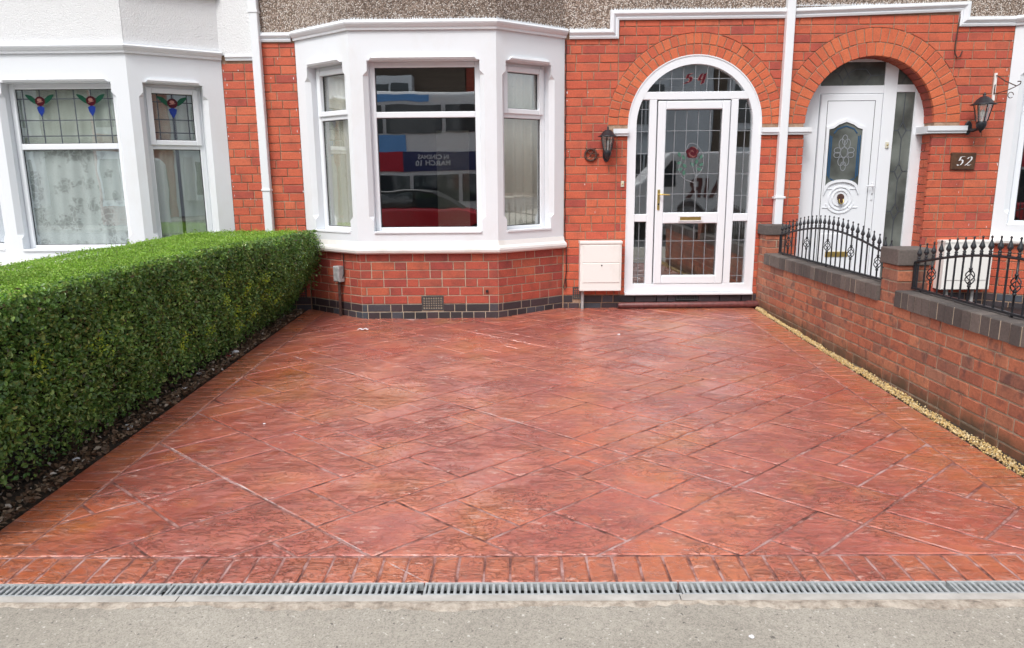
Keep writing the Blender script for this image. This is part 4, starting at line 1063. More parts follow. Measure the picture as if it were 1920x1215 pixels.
# ------------------------------------------------------------------ curtains
def curtain(name, fr, u0, u1, w0, w1, d, mat, label, waves=9, amp=.025, seed=0, gather=None, group=None):
    r2 = random.Random(seed); n = waves*10; ph = r2.random()*6; vv = []; rowsn = 6
    for j in range(rowsn+1):
        w_ = w0+(w1-w0)*j/rowsn
        for i in range(n+1):
            t_ = i/n; u = u0+(u1-u0)*t_
            if gather: u = u0+(u1-u0)*t_*(1-gather*(1-j/rowsn)**1.5)
            dd = amp*math.sin(t_*waves*2*PI+ph+.5*math.sin(t_*7+j*.25))+amp*.5*math.sin(t_*waves*3.3+2)
            vv.append(fr.p(u, w_, d+dd))
    mb = MB(); mb.add(vv, [(j*(n+1)+i, j*(n+1)+i+1, (j+1)*(n+1)+i+1, (j+1)*(n+1)+i) for j in range(rowsn) for i in range(n)], True)
    return tag(mb.build(name, mat), label, 'curtain', group)
curtain('curtain', win54[0], .05, .62, .95, 2.80, -.21, 'curtain_cream', 'cream patterned curtain behind the narrow left side window of the reflective bay', 5, .022, 1)
curtain('curtain', win54[2], .20, .88, .95, 2.80, -.21, 'curtain_cream', 'cream patterned curtain behind the narrow right side window of the reflective bay', 6, .022, 2)
curtain('net_curtain', win56[1], .06, 1.36, .80, 1.98, -.19, 'lace_net', 'white floral lace net curtain in the front pane of the bay behind the hedge', 9, .014, 3)
curtain('net_curtain', win56[1], .06, 1.36, 1.95, 2.70, -.20, 'curtain_sage', 'plain pale curtain seen through the two tulip stained glass pane', 9, .010, 4)
curtain('curtain', win56[2], .06, .42, .80, 2.70, -.20, 'curtain_sage', 'pale green left-hand curtain half in the side window of the white bay', 3, .018, 5)
curtain('curtain', win56[2], .455, .90, .80, 2.70, -.205, 'curtain_sage', 'pale green right-hand curtain half in the side window of the white bay', 3, .018, 6)
curtain('curtain', win56[0], .0, .94, .80, 2.70, -.205, 'curtain_sage', 'pale curtain in the far side window at the left edge of the white bay', 5, .018, 8)

# ------------------------------------------------------------------ pipes, boxes, lamps and small fittings
def downpipe(x, z0, z1, label, collars):
    t = thing('drainpipe', (x, 8.07, z0), label, 'drainpipe', 'white square downpipes between the houses')
    fr = Fr((x, 8.07), (x+1, 8.07)); mb = MB(); mb.box(fr, -.044, .044, z0, z1, -.07, 0, .006); mb.build('pipe', 'downpipe_white', t)
    for zc, wd in collars: mb = MB(); mb.box(fr, -wd, wd, zc-.012, zc+.012, -.075, .008, .003); mb.build('bracket', 'downpipe_white', t)
downpipe(2.900, 1.0, 5.9, 'white square downpipe between the two brick arches, ending behind the garden wall pier', [(1.375, .062), (4.5, .06)])
downpipe(-2.785, .12, 5.9, 'white square downpipe dropping behind the hedge beside the white bay', [(3.36, .052), (1.5, .05)])

def meter(loc, x0, x1, y0, z0, z1, label, legs, split, mat='meter_white'):
    t = thing('meter_box', loc, label, 'meter box'); fr = Fr((0, y0), (1, y0))
    mb = MB(); mb.box(fr, x0, x1, z0, z1, -(W-y0), 0, .006); mb.build('box_body', mat, t)
    mb = MB(); mb.box(fr, x0-.006, x1+.006, z1-.02, z1+.006, -(W-y0), .012, .004); mb.build('lid', mat, t)
    mb = MB(); mb.box(fr, x0+.03, x1-.02, split[0], z1-.035, 0, .006, .004); mb.box(fr, x0+.03, x1-.02, split[1], split[0]-.006, 0, .007, .004); mb.build('box_door', mat, t)
    mb = MB(); mb.lathe(fr.p((x0+x1)/2+.01, split[0]-.03, .007), [(0, 0), (.008, 0), (.008, .006), (0, .006)], 8, M=Matrix.Rotation(PI/2, 4, 'X')); mb.build('lock', 'black_plastic', t)
    for x in legs: mb = MB(); mb.tube([(x, W-.06, gz(W)-.02), (x, W-.06, z0+.01)], .018, 10); mb.build('supply_pipe', 'grey_box', t)
    return t
meter((.93, W, .13), .695, 1.160, 8.0, .355, .905, 'white gas meter box with two-part door between the bay and the front door of 54', [.735], (.675, .45))
meter((5.0, W, .13), 4.735, 5.27, 7.99, .345, .885, 'white meter box on the wall of 52, seen behind the black railings', [4.86, 5.15], (.87, .45))
# grey electricity box with conduit on the bay flank
f0 = Fr(plan54[0], plan54[1])
t = thing('junction_box', f0.p(.56, .13, 0), 'small weathered grey box with a rusty conduit on the left flank of the bay', 'junction box')
mb = MB(); mb.box(f0, .515, .615, .515, .685, .0, .075, .010); mb.build('box_body', 'grey_box', t)
mb = MB(); mb.tube([f0.p(.565, .11, .035), f0.p(.567, .52, .035)], .017, 8); mb.build('conduit', 'rusty_iron', t)
mb = MB(); mb.tube([f0.p(.63, .82, .012), f0.p(.635, .75, .012), f0.p(.628, .6, .012), f0.p(.60, .52, .03)], .006, 6); mb.build('cable', 'black_plastic', t)

def airbrick(fr, u0, u1, w0, w1, nu, nw, label, mat='black_plastic', d=.0):
    t = thing('air_brick', fr.p((u0+u1)/2, w0, d), label, 'air vent'); mb = MB()
    mb.box(fr, u0, u1, w0, w1, -.05, d-.012); mb.build('backplate', 'dark_void', t)
    mb = MB(); fu = .014; mb.box(fr, u0, u0+fu, w0, w1, -.05, d+.004); mb.box(fr, u1-fu, u1, w0, w1, -.05, d+.004); mb.box(fr, u0+fu, u1-fu, w0, w0+fu, -.05, d+.003); mb.box(fr, u0+fu, u1-fu, w1-fu, w1, -.05, d+.003)
    for i in range(1, nu): u = u0+fu+(u1-u0-2*fu)*i/nu; mb.box(fr, u-.004, u+.004, w0+fu, w1-fu, -.04, d+.001)
    for i in range(1, nw): w_ = w0+fu+(w1-w0-2*fu)*i/nw; mb.box(fr, u0+fu, u1-fu, w_-.004, w_+.004, -.04, d+.002)
    mb.build('grille', 'grey_dark', t)
plain('grey_dark', (.06, .058, .06), .7)
airbrick(bf54[1], .648, .882, .216, .370, 8, 5, 'dark gridded air brick low in the front face of the bay base')
airbrick(MAIN, .628, .717, .243, .378, 3, 5, 'small dark air brick beside the gas meter box')
airbrick(MAIN, 1.815, 2.065, .222, .286, 9, 2, 'low dark air brick under the threshold of the arched door')
airbrick(MAIN, -2.66, -2.43, .24, .39, 8, 5, 'dark air brick in the shaded corner behind the hedge end')
mb = MB(); mb.xyz(-.345, -.318, 7.615, 7.64, .407, .432); tag(mb.build('overflow_outlet', 'black_plastic'), 'tiny square black outlet in the bay base brickwork', 'outlet')
# maroon waste pipe along the doorstep
t = thing('waste_pipe', (1.96, 8.08, .14), 'maroon painted pipe lying along the foot of the wall below the arched door', 'pipe')
mb = MB(); mb.tube([(1.14, 8.075, .178), (1.15, 8.075, .178), (2.60, 8.075, .181)], [.028, .034, .034], 12); mb.build('pipe', 'maroon_pipe', t)
mb = MB(); mb.tube([(2.60, 8.075, .181), (2.79, 8.075, .181)], .041, 12); mb.build('pipe_collar', 'maroon_pipe', t)
# bell pushes
def bell(x, z, y, label):
    t = thing('doorbell', (x, y, z), label, 'doorbell'); fr = Fr((0, y), (1, y))
    mb = MB(); mb.box(fr, x-.018, x+.018, z-.033, z+.033, 0, .016, .004); mb.build('bell_case', 'room_door', t)
    mb = MB(); mb.lathe((x, y-.016, z), [(0, 0), (.008, 0), (.008, .004), (0, .004)], 8, M=Matrix.Rotation(PI/2, 4, 'X')); mb.build('button', 'brass', t)
bell(1.170, 1.535, W-.002, 'small cream bell push on the brickwork left of the arched door'); bell(4.165, 1.94, Y2-.010, 'small cream bell push on the white mullion of door 52')
# plaque 52
PL = Fr((0, W-.003), (1, W-.003)); t = thing('number_plaque', (4.91, W, 1.75), 'dark wooden plaque with white number 52 on the brickwork', 'plaque')
mb = MB(); mb.prism(PL, [(4.778, 1.662), (5.040, 1.656), (5.046, 1.842), (4.772, 1.846)], 0, .022, bev=.008); mb.build('plaque_board', 'wood_plaque', t)
f5 = [[(.28, 1.0), (.85, 1.0)], [(.28, 1.0), (.18, .56)], [(.18, .56), (.45, .66), (.72, .55), (.76, .30), (.55, .05), (.25, .0), (.05, .12)]]
f2_ = [[(.12, .75), (.25, .95), (.5, 1.0), (.72, .86), (.70, .62), (.40, .30), (.05, .02)], [(.05, .02), (.35, .08), (.60, .0), (.82, .10)]]
for st, x in ((f5, 4.835), (f2_, 4.925)): number(t, PL, st, x, 1.705, .095, .10, .22, (.0085, .002), 'white_line', .0225, 'numeral')
# wall lanterns
def lantern(x, y, z, label, sc=1.0, back=W, turn=0, wide=1.22):
    t = thing('wall_lantern', (x, back, z), label, 'lamp', 'black six-sided lanterns by the front doors')
    R_ = Matrix.Rotation(turn, 4, 'Z'); C_ = Vector((x, y, z))
    def P(q): return C_+(R_ @ Vector((q[0]*wide, q[1]*wide, q[2])))*sc
    mb = MB(); mb.lathe(C_, [(0*sc, .145*sc), (.006*sc, .14*sc), (.012*sc, .12*sc), (.008*sc, .108*sc), (.030*sc, .10*sc), (.052*sc, .078*sc), (.075*sc, .040*sc), (.098*sc, .030*sc), (.098*sc, .022*sc), (.02*sc, .022*sc)], 12); [q.__setitem__(0, x+(q[0]-x)*wide) or q.__setitem__(1, y+(q[1]-y)*wide) for q in mb.v]; mb.build('lamp_roof', 'black_iron', t)
    top = [P((.068*math.cos(PI/3*i+.2), .068*math.sin(PI/3*i+.2), .022)) for i in range(6)]; bt = [P((.040*math.cos(PI/3*i+.2), .040*math.sin(PI/3*i+.2), -.14)) for i in range(6)]
    mb = MB()
    for a, b in zip(top, bt): mb.tube([a, b], .0055*sc, 5)
    mb.build('lamp_frame', 'black_iron', t)
    for i in range(6):
        j = (i+1) % 6; mb = MB(); mb.add([top[i], top[j], bt[j], bt[i]], [(0, 1, 2, 3)]); mb.build('lamp_glass', 'glass', t)
    mb = MB(); mb.lathe(C_, [(0, -.02*sc), (.014*sc, -.03*sc), (.022*sc, -.055*sc), (.018*sc, -.085*sc), (.012*sc, -.10*sc), (.014*sc, -.14*sc)], 10); mb.build('bulb', 'bulb_glass', t)
    mb = MB(); mb.lathe(C_, [(.044*sc, -.138*sc), (.048*sc, -.15*sc), (.046*sc, -.185*sc), (.030*sc, -.215*sc), (.012*sc, -.235*sc), (.006*sc, -.25*sc), (0, -.252*sc)], 12)
    mb.build('lamp_base', 'black_iron', t)
    fr = Fr((0, back), (1, back)); mb = MB(); bx = x if turn == 0 else x-.02
    P_ = [(bx+.040*math.cos(2*PI*i/14), z-.19*sc+.075*math.sin(2*PI*i/14)) for i in range(14)]; mb.prism(fr, P_, 0, .022, bev=.006)
    mb.tube([(bx, back-.01, z-.20*sc), (bx, (back+y)/2, z-.225*sc), (x, y, z-.20*sc)], .016*sc, 8); mb.build('wall_arm', 'black_iron', t)
lantern(.985, 8.04, 2.02, 'black lantern wall lamp with a bulb, left of the arched door beside the ring', .90)
lantern(4.945, 7.95, 2.305, 'black lantern wall lamp above the wooden plaque of number 52', 1.05, turn=.2)
# iron ring ornament
t = thing('ring_ornament', (.81, W, 1.85), 'rusty round iron ornament hung on the brickwork left of the lantern', 'ornament')
mb = MB(); R_ = .062; mb.tube([(.812+R_*math.cos(2*PI*i/24), W-.018, 1.853+R_*math.sin(2*PI*i/24)) for i in range(25)], .011, 8); mb.build('ring', 'rusty_iron', t)
mb = MB(); mb.tube([(.76, W-.018, 1.90), (.80, W-.02, 1.87), (.86, W-.02, 1.862), (.90, W-.01, 1.862)], .007, 6); mb.tube([(.80, W-.02, 1.83), (.83, W-.022, 1.88), (.845, W-.02, 1.905)], .006, 6); mb.tube([(.765, W-.02, 1.90), (.757, W-.03, 1.93)], .006, 6); mb.tube([(.85, W-.02, 1.90), (.862, W-.03, 1.925)], .005, 6); mb.build('horse_figure', 'rusty_iron', t)
# hanging basket bracket
t = thing('basket_bracket', (5.15, W, 2.5), 'old flaking white bracket with iron scroll above the lantern of 52', 'bracket')
mb = MB(); fr = Fr((0, W-.003), (1, W-.003)); mb.prism(fr, [(5.145, 2.39), (5.172, 2.39), (5.172, 2.675), (5.145, 2.675)], 0, .014); mb.build('bracket_plate', 'meter_white', t)
mb = MB(); mb.prism(fr, [(5.150, 2.45), (5.166, 2.46), (5.164, 2.56), (5.152, 2.55)], .0142, .016); mb.build('rust_patch', 'rusty_iron', t)
mb = MB(); mb.tube([(5.16, W-.02, 2.65), (5.21, W-.09, 2.585), (5.29, W-.17, 2.52), (5.30, W-.21, 2.54), (5.29, W-.23, 2.56), (5.275, W-.20, 2.565)], .006, 6); mb.tube([(5.16, W-.02, 2.46), (5.23, W-.10, 2.48), (5.28, W-.17, 2.515)], .005, 6)
mb.tube([(5.245+.03*math.cos(a_), W-.16-.0*a_, 2.43+.03*math.sin(a_)) for a_ in [i*.5 for i in range(12)]], .004, 6); mb.build('scroll', 'rusty_iron', t)
# cables
mb = MB(); mb.tube([(4.712, W-.015, 3.285), (4.695, W-.02, 3.15), (4.682, W-.02, 2.95), (4.688, W-.02, 2.88), (4.715, W-.02, 2.835), (4.745, W-.02, 2.845), (4.766, W-.02, 2.90)], .0065, 6)
tag(mb.build('hooked_cable', 'rusty_iron'), 'thin dark cable hooking down from the white band over door 52', 'cable')
mb = MB(); pts = [(.532+.004*math.sin(i*2.1), W-.010-.003*math.sin(i*1.3), 3.05-i*.075) for i in range(30)]; pts += [(.548, W-.03, .84), (.55, W-.02, .70), (.55, W-.02, .55), (.535, W-.02, .45), (.520, W-.03, .385), (.535, W-.03, .35), (.552, W-.03, .38), (.548, W-.02, .47)]
mb.tube(pts, .0055, 6); tag(mb.build('loose_cable', 'black_plastic'), 'thin black cable running down the right edge of the reflective bay', 'cable')

# ------------------------------------------------------------------ garden wall with piers
GW = thing('garden_wall', (2.75, 5.5, 0), 'low brown brick garden wall with dark coping and two piers right of the driveway', 'wall')
GP, GQ = (2.722, 8.14), (2.830, 2.60)          # face line, from the house towards the street
GF = Fr(GP, GQ)                                  # u from house to street, outward normal towards the drive
assert GF.N.x < 0
LW = GF.L; uy = lambda y: (8.14-y)
mb = MB(); mb.box(GF, 0, LW, -.1, .66, -.20, -.006); mb.build('wall_core', 'mortar_dark', GW)
gb = Bricks('brick', 'brick_garden', GW)
masonry(gb, GF, .004, LW, .672-8*.084-.001, 8, pitch=.084, pat='SSH', ztop=.662, S_=.225, H_=.108, jt=.011)
# piers
def pier(u0, u1, zt, zcap):
    mb = MB(); mb.box(GF, u0+.008, u1-.008, .60, zcap, -.215, -.004); mb.build('pier_core', 'mortar_dark', GW)
    fs = Fr((GF.p(u1, 0, 0).x, GF.p(u1, 0, 0).y), (GF.p(u1, 0, -.23).x, GF.p(u1, 0, -.23).y))       # face towards the street
    z = .672; r = 0
    while z < zcap-.02:
        z1 = min(z+.074, zcap-.004)
        if r % 2: gb.add(GF, rect(u0, u0+.10, z, z1)); gb.add(GF, rect(u0+.111, u1-.002, z, z1)); gb.add(fs, rect(.002, .23, z, z1))
        else: gb.add(GF, rect(u0, u1-.002, z, z1)); gb.add(fs, rect(.002, .11, z, z1)); gb.add(fs, rect(.121, .23, z, z1))
        z += .084; r += 1
    mb = MB(); mb.box(GF, u0-.015, u1+.020, zcap, zt, -.255, .022, 0); me_ = mb.build('pier_cap', 'brick_coping', GW)
    bv = me_.modifiers.new('bevel', 'BEVEL'); bv.width = .008; bv.segments = 2
pier(.005, .225, 1.085, .975); pier(uy(5.455), uy(5.235), 1.078, .958)
gb.flush()
# coping of bricks on edge
cp = MB(); cp.box(LOC, -.0385, .0385, -.110, .110, 0, .118, .005); cme = cp.mesh('coping_brick', 'brick_coping')
mcop = MB(); 
for a, b in ((.232, uy(5.47)), (uy(5.215), LW)):
    mcop.box(GF, a+.01, b-.012, .664, .774, -.198, .0155)
    nb = int((b-a)/.0855); st_ = (b-a)/nb
    for i in range(nb):
        u = a+st_*(i+.5); P = GF.p(u, .662, -.09); M_ = Matrix.Identity(4)
        for q in range(3): M_[q][0] = GF.U[q]; M_[q][1] = GF.N[q]; M_[q][2] = GF.Z[q]; M_[q][3] = P[q]
        link(bpy.data.objects.new('coping_brick', cme), GW, M_ @ Matrix.Rotation(random.uniform(-.012, .012), 4, 'Z') @ Matrix.Translation((0, random.uniform(-.003, .003), random.uniform(-.002, .002))))
mcop.build('coping_mortar', 'mortar_light', GW)

# railings
def railing(u0, u1, label, zmid, zend):
    t = thing('railing', GF.p((u0+u1)/2, .78, -.10), label, 'railing', 'black arched railings on the garden wall')
    F = lambda u, z: GF.p(u, z, -.10)
    n = 25; L = u1-u0; top = lambda u: zend+(zmid-zend)*max(0, math.sin(PI*(u-u0)/L))**1.0
    mb = MB(); mb.box(GF, u0, u1, .792, .806, -.112, -.088); 
    for a, b in ((u0, u0+.016), (u1-.016, u1)): mb.box(GF, a, b, .8062, zend-.004, -.109, -.091)
    for a in (u0+.10, (u0+u1)/2, u1-.10): mb.box(GF, a-.006, a+.006, .775, .7918, -.106, -.094)
    mb.build('rail_frame', 'black_iron', t)
    mb = MB(); mb.tube([F(u0+L*i/40, top(u0+L*i/40)) for i in range(41)], .0095, 6); mb.build('top_rail', 'black_iron', t)
    prof = [(.0065, 0), (.011, .004), (.011, .010), (.007, .014), (.011, .018), (.011, .024), (.007, .028), (.008, .034), (.0175, .048), (.0165, .056), (.009, .078), (.0045, .094), (.0045, .103), (.0075, .107), (.0075, .112), (.003, .118), (0, .119)]
    fm = MB(); fm.lathe((0, 0, 0), prof, 8); fme = fm.mesh('finial', 'black_iron')
    bk_ = {}
    for i in range(n):
        u = u0+.045+(L-.09)*i/(n-1); z1 = top(u); bask = i % 5 == 2
        mb = MB()
        if bask:
            zc = .806+(z1-.806)*.52
            mb.tube([F(u, q) for q in (.806, zc-.064, zc-.062, zc-.050, zc-.048, zc+.048, zc+.050, zc+.062, zc+.064, z1)], [.0065, .0065, .011, .011, .0025, .0025, .011, .011, .0065, .0065], 7)
        else: mb.tube([F(u, .806), F(u, z1)], .0062, 6)
        b_ = mb.build('railing_bar', 'black_iron', t)
        link(bpy.data.objects.new('finial', fme), b_, Matrix.Translation(F(u, z1+.006)))
        if bask:
            mb = MB()
            for s_ in range(4):
                pts = []
                for j in range(13):
                    q = j/12; r = .003+.026*math.sin(PI*q); an = s_*PI/2+q*PI*1.1
                    c = F(u, zc-.052+.104*q); pts.append(c+Vector((r*math.cos(an), r*math.sin(an), 0)))
                mb.tube(pts, .0038, 5)
            mb.build('basket_twist', 'black_iron', b_)
railing(.36, uy(5.50), 'black arched spear-top railing panel between the two wall piers, nearer the house', 1.125, .985)
railing(uy(5.205), uy(3.12), 'black arched spear-top railing panel on the wall nearest the pavement', 1.125, .985)

# gravel strip
rg = np.random.default_rng(3); N = 7000
ys = rg.uniform(2.62, 8.02, N); xf = 2.722+(8.14-ys)*(.108/5.54)
edge = XR+.002; xs_ = edge+(xf-edge)*(.0+(.62+.2*np.sin(ys*4.1)*np.sin(ys*1.7))*rg.beta(1.1, 1.5, N))+rg.normal(0, .008, N)*(rg.random(N) < .25); hh = gz(ys)+rg.uniform(-.004, .014, N)+.012*np.sin(np.pi*np.clip((xs_-edge)/(xf-edge+1e-6), 0, 1))*(.7+.6*np.sin(ys*5)+.4*np.sin(ys*13))
oct_v = np.array([(1, 0, 0), (-1, 0, 0), (0, 1, 0), (0, -1, 0), (0, 0, 1), (0, 0, -1)], float); oct_f = np.array([(0, 2, 4), (2, 1, 4), (1, 3, 4), (3, 0, 4), (2, 0, 5), (1, 2, 5), (3, 1, 5), (0, 3, 5)])
def np_mesh(name, V, Fc, mat, parent=None, kind=None):
    me = bpy.data.meshes.new(name); nv, nf = len(V), len(Fc); k_ = Fc.shape[1]
    me.vertices.add(nv); me.vertices.foreach_set('co', V.astype(np.float32).ravel())
    me.loops.add(nf*k_); me.loops.foreach_set('vertex_index', Fc.astype(np.int32).ravel())
    me.polygons.add(nf); me.polygons.foreach_set('loop_start', np.arange(0, nf*k_, k_, dtype=np.int32)); me.polygons.foreach_set('loop_total', np.full(nf, k_, dtype=np.int32))
    me.materials.append(MATS[mat]); me.update(calc_edges=True); me.validate()
    o = bpy.data.objects.new(name, me); link(o, parent)
    if kind: o['kind'] = kind
    return o
def rand_rot(rg, n):
    q = rg.normal(size=(n, 4)); q /= np.linalg.norm(q, axis=1)[:, None]; w_, x, y, z = q.T
    return np.stack([np.stack([1-2*(y*y+z*z), 2*(x*y-z*w_), 2*(x*z+y*w_)], 1), np.stack([2*(x*y+z*w_), 1-2*(x*x+z*z), 2*(y*z-x*w_)], 1), np.stack([2*(x*z-y*w_), 2*(y*z+x*w_), 1-2*(x*x+y*y)], 1)], 1)
sc = rg.uniform(.0030, .0095, (N, 1, 1))*rg.uniform(.6, 1.2, (N, 1, 3))
V = np.einsum('nij,nvj->nvi', rand_rot(rg, N), oct_v[None]*sc*rg.uniform(.75, 1.2, (N, 6, 1)))+np.stack([xs_, ys, hh], 1)[:, None, :]
gv = np_mesh('gravel_strip', V.reshape(-1, 3), (oct_f[None]+6*np.arange(N)[:, None, None]).reshape(-1, 3), 'gravel_stone', None, 'stuff'); tag(gv, 'narrow strip of golden gravel between the red driveway and the brick wall', 'gravel')
mb = MB(); mb.add([(XR, 2.6, gz(2.6)-.006), (2.9, 2.6, gz(2.6)-.006), (2.9, W, gz(W)-.006), (XR, W, gz(W)-.006)], [(0, 1, 2, 3)]); mb.build('gravel_bed', 'soil')['kind'] = 'structure'

# ------------------------------------------------------------------ hedge
HG = thing('hedge', (-3.0, 5.3, .05), 'long clipped green privet hedge along the left of the driveway', 'hedge')
def fnoise(a, b, s):
    return (np.sin(a*3.1*s+1.3)*np.cos(b*2.7*s+.4)+.6*np.sin(a*7.3*s+b*5.1*s+2)+.4*np.sin(a*13.7*s-b*11.3*s))/2
def xface(y, z):
    s_ = np.clip((y-5.6)/2.0, 0, 1); s_ = s_*s_*(3-2*s_)
    low = np.clip((.50-z)/.42, 0, 1)
    x = -2.47+.24*s_*np.clip((z-.25)/.5, 0, 1)-.115*low**1.6-.04*s_*0
    return x+.030*fnoise(y, z*1.3, 1.6)-.012*np.clip((z-1.0)/.06, 0, 1)**2+.022*fnoise(y*2.1+3, z*2.3, 2.1)
def ztop(x, y): return 1.055+.012*fnoise(x, y, 1.4)-.03*np.clip((-3.45-x)/.2, 0, 1)
def leaves(name, P, Nrm, size, mat, rg, spread=.9, aspect=.55, fold=.25):
    n = len(P); d = Nrm+rg.normal(size=(n, 3))*spread; d /= np.linalg.norm(d, axis=1)[:, None]     # leaf normal
    t = rg.normal(size=(n, 3)); t -= (t*d).sum(1)[:, None]*d; t /= np.linalg.norm(t, axis=1)[:, None]; b = np.cross(d, t)
    L = size[:, None]; Wd = L*aspect*rg.uniform(.75, 1.2, (n, 1)); up = d*L*fold*rg.uniform(.2, 1, (n, 1))
    v = np.stack([P-t*L*.5, P-t*L*.12+b*Wd*.5+up, P+t*L*.22+b*Wd*.38+up*.8, P+t*L*.5, P+t*L*.22-b*Wd*.38+up*.8, P-t*L*.12-b*Wd*.5+up], 1)
    base = 6*np.arange(n)[:, None]
    F = np.concatenate([base+np.array([[0, 3, 2, 1]]), base+np.array([[0, 5, 4, 3]])], 0)
    return np_mesh(name, v.reshape(-1, 3), F, mat, HG, 'stuff')
rg = np.random.default_rng(21)
# side: density follows how near it is to the camera
N = 66000
y = 2.68+(8.02-2.68)*rg.random(N)**1.15; z = .07+(1.07-.07)*rg.random(N)**.95
dep = rg.exponential(.035, N); keep = (dep < .16) & ((z > .20) | (rg.random(N) < (z-.04)*3.5))
# small gaps where twigs show
gap = fnoise(y*1.1, z*1.7+3, 2.4); keep &= ~((gap > .62) & (rg.random(N) < .7))
lowgap = (z < .42) & (fnoise(y+4, z, 1.1) > .15) & (rg.random(N) < .62); keep &= ~lowgap
y, z, dep = y[keep], z[keep], dep[keep]; x = xface(y, z)-dep+rg.normal(0, .012, len(y)); z = np.minimum(z, ztop(x, y)+.01)
P = np.stack([x, y, z+gz(y)*.0], 1); Nn = np.tile([.75, -.35, .65], (len(P), 1))
leaves('hedge_side_leaves', P, Nn, rg.uniform(.015, .036, len(P)), 'leaf_side', rg, spread=1.15)
# far end and hanging sprigs by the bay
N = 5200; y = 7.55+.42*rg.random(N); z = .40+.65*rg.random(N); x = -2.24-.9*rg.random(N)**2-.25*np.clip((.75-z)/.4, 0, 1); x = x+.03*fnoise(y*3, z*3, 2)
leaves('hedge_end_leaves', np.stack([x, y, z], 1), np.tile([.4, -.7, .4], (N, 1)), rg.uniform(.015, .028, N), 'leaf_side', rg)
N = 420; c = rg.integers(0, 9, N); cc = np.array([(-2.20, 7.86, .86), (-2.24, 7.90, .78), (-2.27, 7.92, .70), (-2.26, 7.9, .62), (-2.32, 7.95, .56), (-2.18, 7.85, .92), (-2.3, 7.93, .48), (-2.35, 7.9, .75), (-2.22, 7.86, .82)])[c]
leaves('sprig_leaves', cc+rg.normal(0, .034, (N, 3)), np.tile([.2, -.8, .4], (N, 1)), rg.uniform(.015, .028, N), 'leaf_side', rg)
# yellow shoots
c = rg.integers(0, 13, 700); cen = np.array([(5.9, .62), (6.15, .50), (6.3, .66), (5.6, .45), (6.7, .55), (6.5, .40), (6.95, .45), (5.2, .42), (6.2, .34), (4.1, .66), (6.0, .78), (6.6, .7), (3.55, .70)])[c]
yy = cen[:, 0]+rg.normal(0, .05, 700); zz = cen[:, 1]+rg.normal(0, .04, 700)
leaves('young_shoots', np.stack([xface(yy, zz)+rg.uniform(-.005, .03, 700), yy, zz], 1), np.tile([.8, -.4, .5], (700, 1)), rg.uniform(.012, .024, 700), 'leaf_yellow', rg)
# top
N = 78000; x = -3.62+(1.22)*rg.random(N); y = 2.68+(8.02-2.68)*rg.random(N)**1.15
xe = xface(y, np.full(N, 1.0)); x = np.where(x > xe-.0, xe-rg.random(N)*.5, x); zt = ztop(x, y)+rg.normal(0, .006, N)-rg.exponential(.008, N)+.014*(rg.random(N) < .10)*rg.random(N)
sz = rg.uniform(.008, .017, N)
leaves('hedge_top_leaves', np.stack([x, y, zt], 1), np.tile([0, 0, .8], (N, 1)), sz, 'leaf_top', rg, spread=.8)
# stray shoots poking out of the clipped side and top, each a thin stem with a few leaves
tw = MB(); SP = []; r4 = random.Random(31)
for i in range(120):
    yy = 2.8+5.0*r4.random()**1.1; side = i < 75
    zz = r4.uniform(.25, 1.0) if side else 1.05; xx = float(xface(yy, min(zz, 1.0))) if side else r4.uniform(-3.5, -2.55)
    d = Vector((r4.uniform(.5, 1), r4.uniform(-.5, .5), r4.uniform(.1, .9))) if side else Vector((r4.uniform(-.4, .4), r4.uniform(-.4, .4), 1)); d.normalize(); L = r4.uniform(.025, .065)
    p = Vector((xx-.02, yy, zz-(.0 if side else .02))); e = p+d*L*1.2; tw.tube([p, (p+e)/2+Vector((0, .003, .003)), e], [.0016, .0013, .0008], 4, caps=False)
    for q in range(5): SP.append(p+d*L*(.45+.2*q)+Vector([r4.uniform(-.008, .008) for _ in range(3)]))
tw.build('shoot_stems', 'twig', HG)['kind'] = 'stuff'
SP = np.array([tuple(q) for q in SP]); leaves('shoot_leaves', SP, np.tile([.5, -.5, .6], (len(SP), 1)), rg.uniform(.012, .022, len(SP)), 'leaf_top', rg)
# tips breaking the top outline
N = 1500; x = -3.6+1.1*rg.random(N); y = 2.7+5.3*rg.random(N); x = np.minimum(x, xface(y, np.full(N, 1.)));
leaves('top_tips', np.stack([x, y, ztop(x, y)+rg.uniform(.005, .030, N)], 1), np.tile([0, -1., .2], (N, 1)), rg.uniform(.010, .018, N), 'leaf_top', rg)
